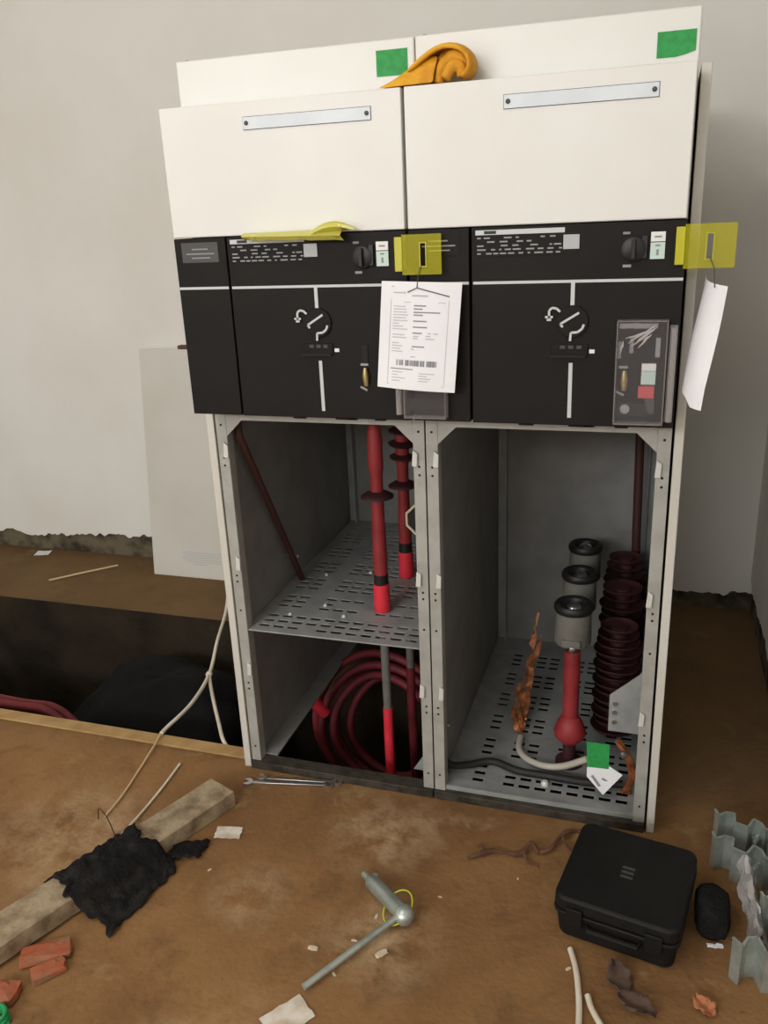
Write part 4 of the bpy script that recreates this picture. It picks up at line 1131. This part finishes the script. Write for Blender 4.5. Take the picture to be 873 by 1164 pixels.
for i in range(15):
    row = []
    for j in range(9):
        a, b = i / 14, j / 8
        row.append((1.178 + 0.022 * a + 0.032 * b + 0.010 * nz(a * 5, b * 5), -0.165 - 0.145 * a + 0.012 * nz(a * 6, b * 6, 2), 0.085 - 0.070 * a + 0.035 * math.sin(math.pi * b) + 0.016 * nz(a * 7, b * 7, 5)))
    wrp.append(row)
tag(MB().sheet(wrp, 0.0006).build('plastic_wrap', 'poly', smooth=True, angle=35, org=(1.19, -0.24, 0)), 'crumpled clear plastic wrap over the galvanised clamps', 'wrap')

# ------------------------------------------------------------------ right foreground litter
for (pts, lab) in (([(0.871, -0.388, 0.006), (0.884, -0.425, 0.006), (0.893, -0.467, 0.006), (0.899, -0.51, 0.006), (0.902, -0.56, 0.006), (0.90, -0.63, 0.006)], 'longer white plastic tube on the floor before the black case'),
                   ([(0.912, -0.485, 0.006), (0.921, -0.510, 0.006), (0.938, -0.538, 0.006), (0.962, -0.575, 0.006)], 'shorter white plastic tube beside the longer one')):
    tag(MB().tube(spline(pts), 0.0058, 10).build('white_tube', 'cable', smooth=True, org=pts[0]), lab, 'tube', 'white tubes at the front')
rt = thing('dry_root', 'twisted dry brown root lying beside the black case', 'root', (0.74, -0.14, 0))
rp = spline([(0.626, -0.197, 0.006), (0.676, -0.165, 0.010), (0.735, -0.160, 0.010), (0.757, -0.128, 0.020), (0.775, -0.140, 0.010), (0.799, -0.128, 0.010), (0.823, -0.080, 0.018), (0.850, -0.050, 0.008), (0.872, -0.045, 0.006)], 6)
MB().tube(rp, [0.002 + 0.003 * abs(math.sin(k * 0.37)) + 0.004 * abs(nz(k * 0.9)) for k in range(len(rp))], 8).build('main_root', 'root', rt, smooth=True)
for (a, b, c) in (((0.66, -0.175, 0.008), (0.650, -0.155, 0.010), (0.640, -0.150, 0.004)), ((0.745, -0.150, 0.014), (0.755, -0.175, 0.008), (0.780, -0.180, 0.004)), ((0.82, -0.085, 0.018), (0.835, -0.11, 0.012), (0.85, -0.115, 0.004))):
    MB().tube(spline([a, b, c], 4), 0.003, 6).build('rootlet', 'root', rt, smooth=True)
def leaf(c, L, W, rot, m, lab, curl, seed):
    gr = []
    ca, sa = math.cos(rot), math.sin(rot)
    for i in range(11):
        a = i / 10
        wd = W * math.sin(math.pi * min(0.97, 0.06 + a * 0.94)) ** 0.8
        row = []
        for j in range(7):
            b = j / 6 - 0.5
            x, y = L * (a - 0.5), wd * b + 0.01 * nz(a * 4, seed)
            z = 0.004 + curl * (abs(b) * 2) ** 1.6 * 0.7 + 0.012 * abs(nz(a * 4 + seed, b * 4)) + curl * 0.5 * a * a
            row.append((c[0] + x * ca - y * sa, c[1] + x * sa + y * ca, z))
        gr.append(row)
    tag(MB().sheet(gr, 0.001).build('dry_leaf', m, smooth=True, angle=180, org=(c[0], c[1], 0)), lab, 'leaf', 'dry leaves at the front')
leaf((0.964, -0.435), 0.065, 0.045, 1.9, 'leaf', 'grey-brown crumpled leaf before the black case', 0.016, 2.0)
leaf((0.998, -0.485), 0.075, 0.045, -0.5, 'leaf', 'grey-brown crumpled leaf at the bottom edge, overlapping another leaf\'s tip', 0.014, 6.0)
leaf((1.113, -0.455), 0.045, 0.036, 2.3, 'leafo', 'orange curled leaf right of the grey-brown leaves', 0.010, 4.0)
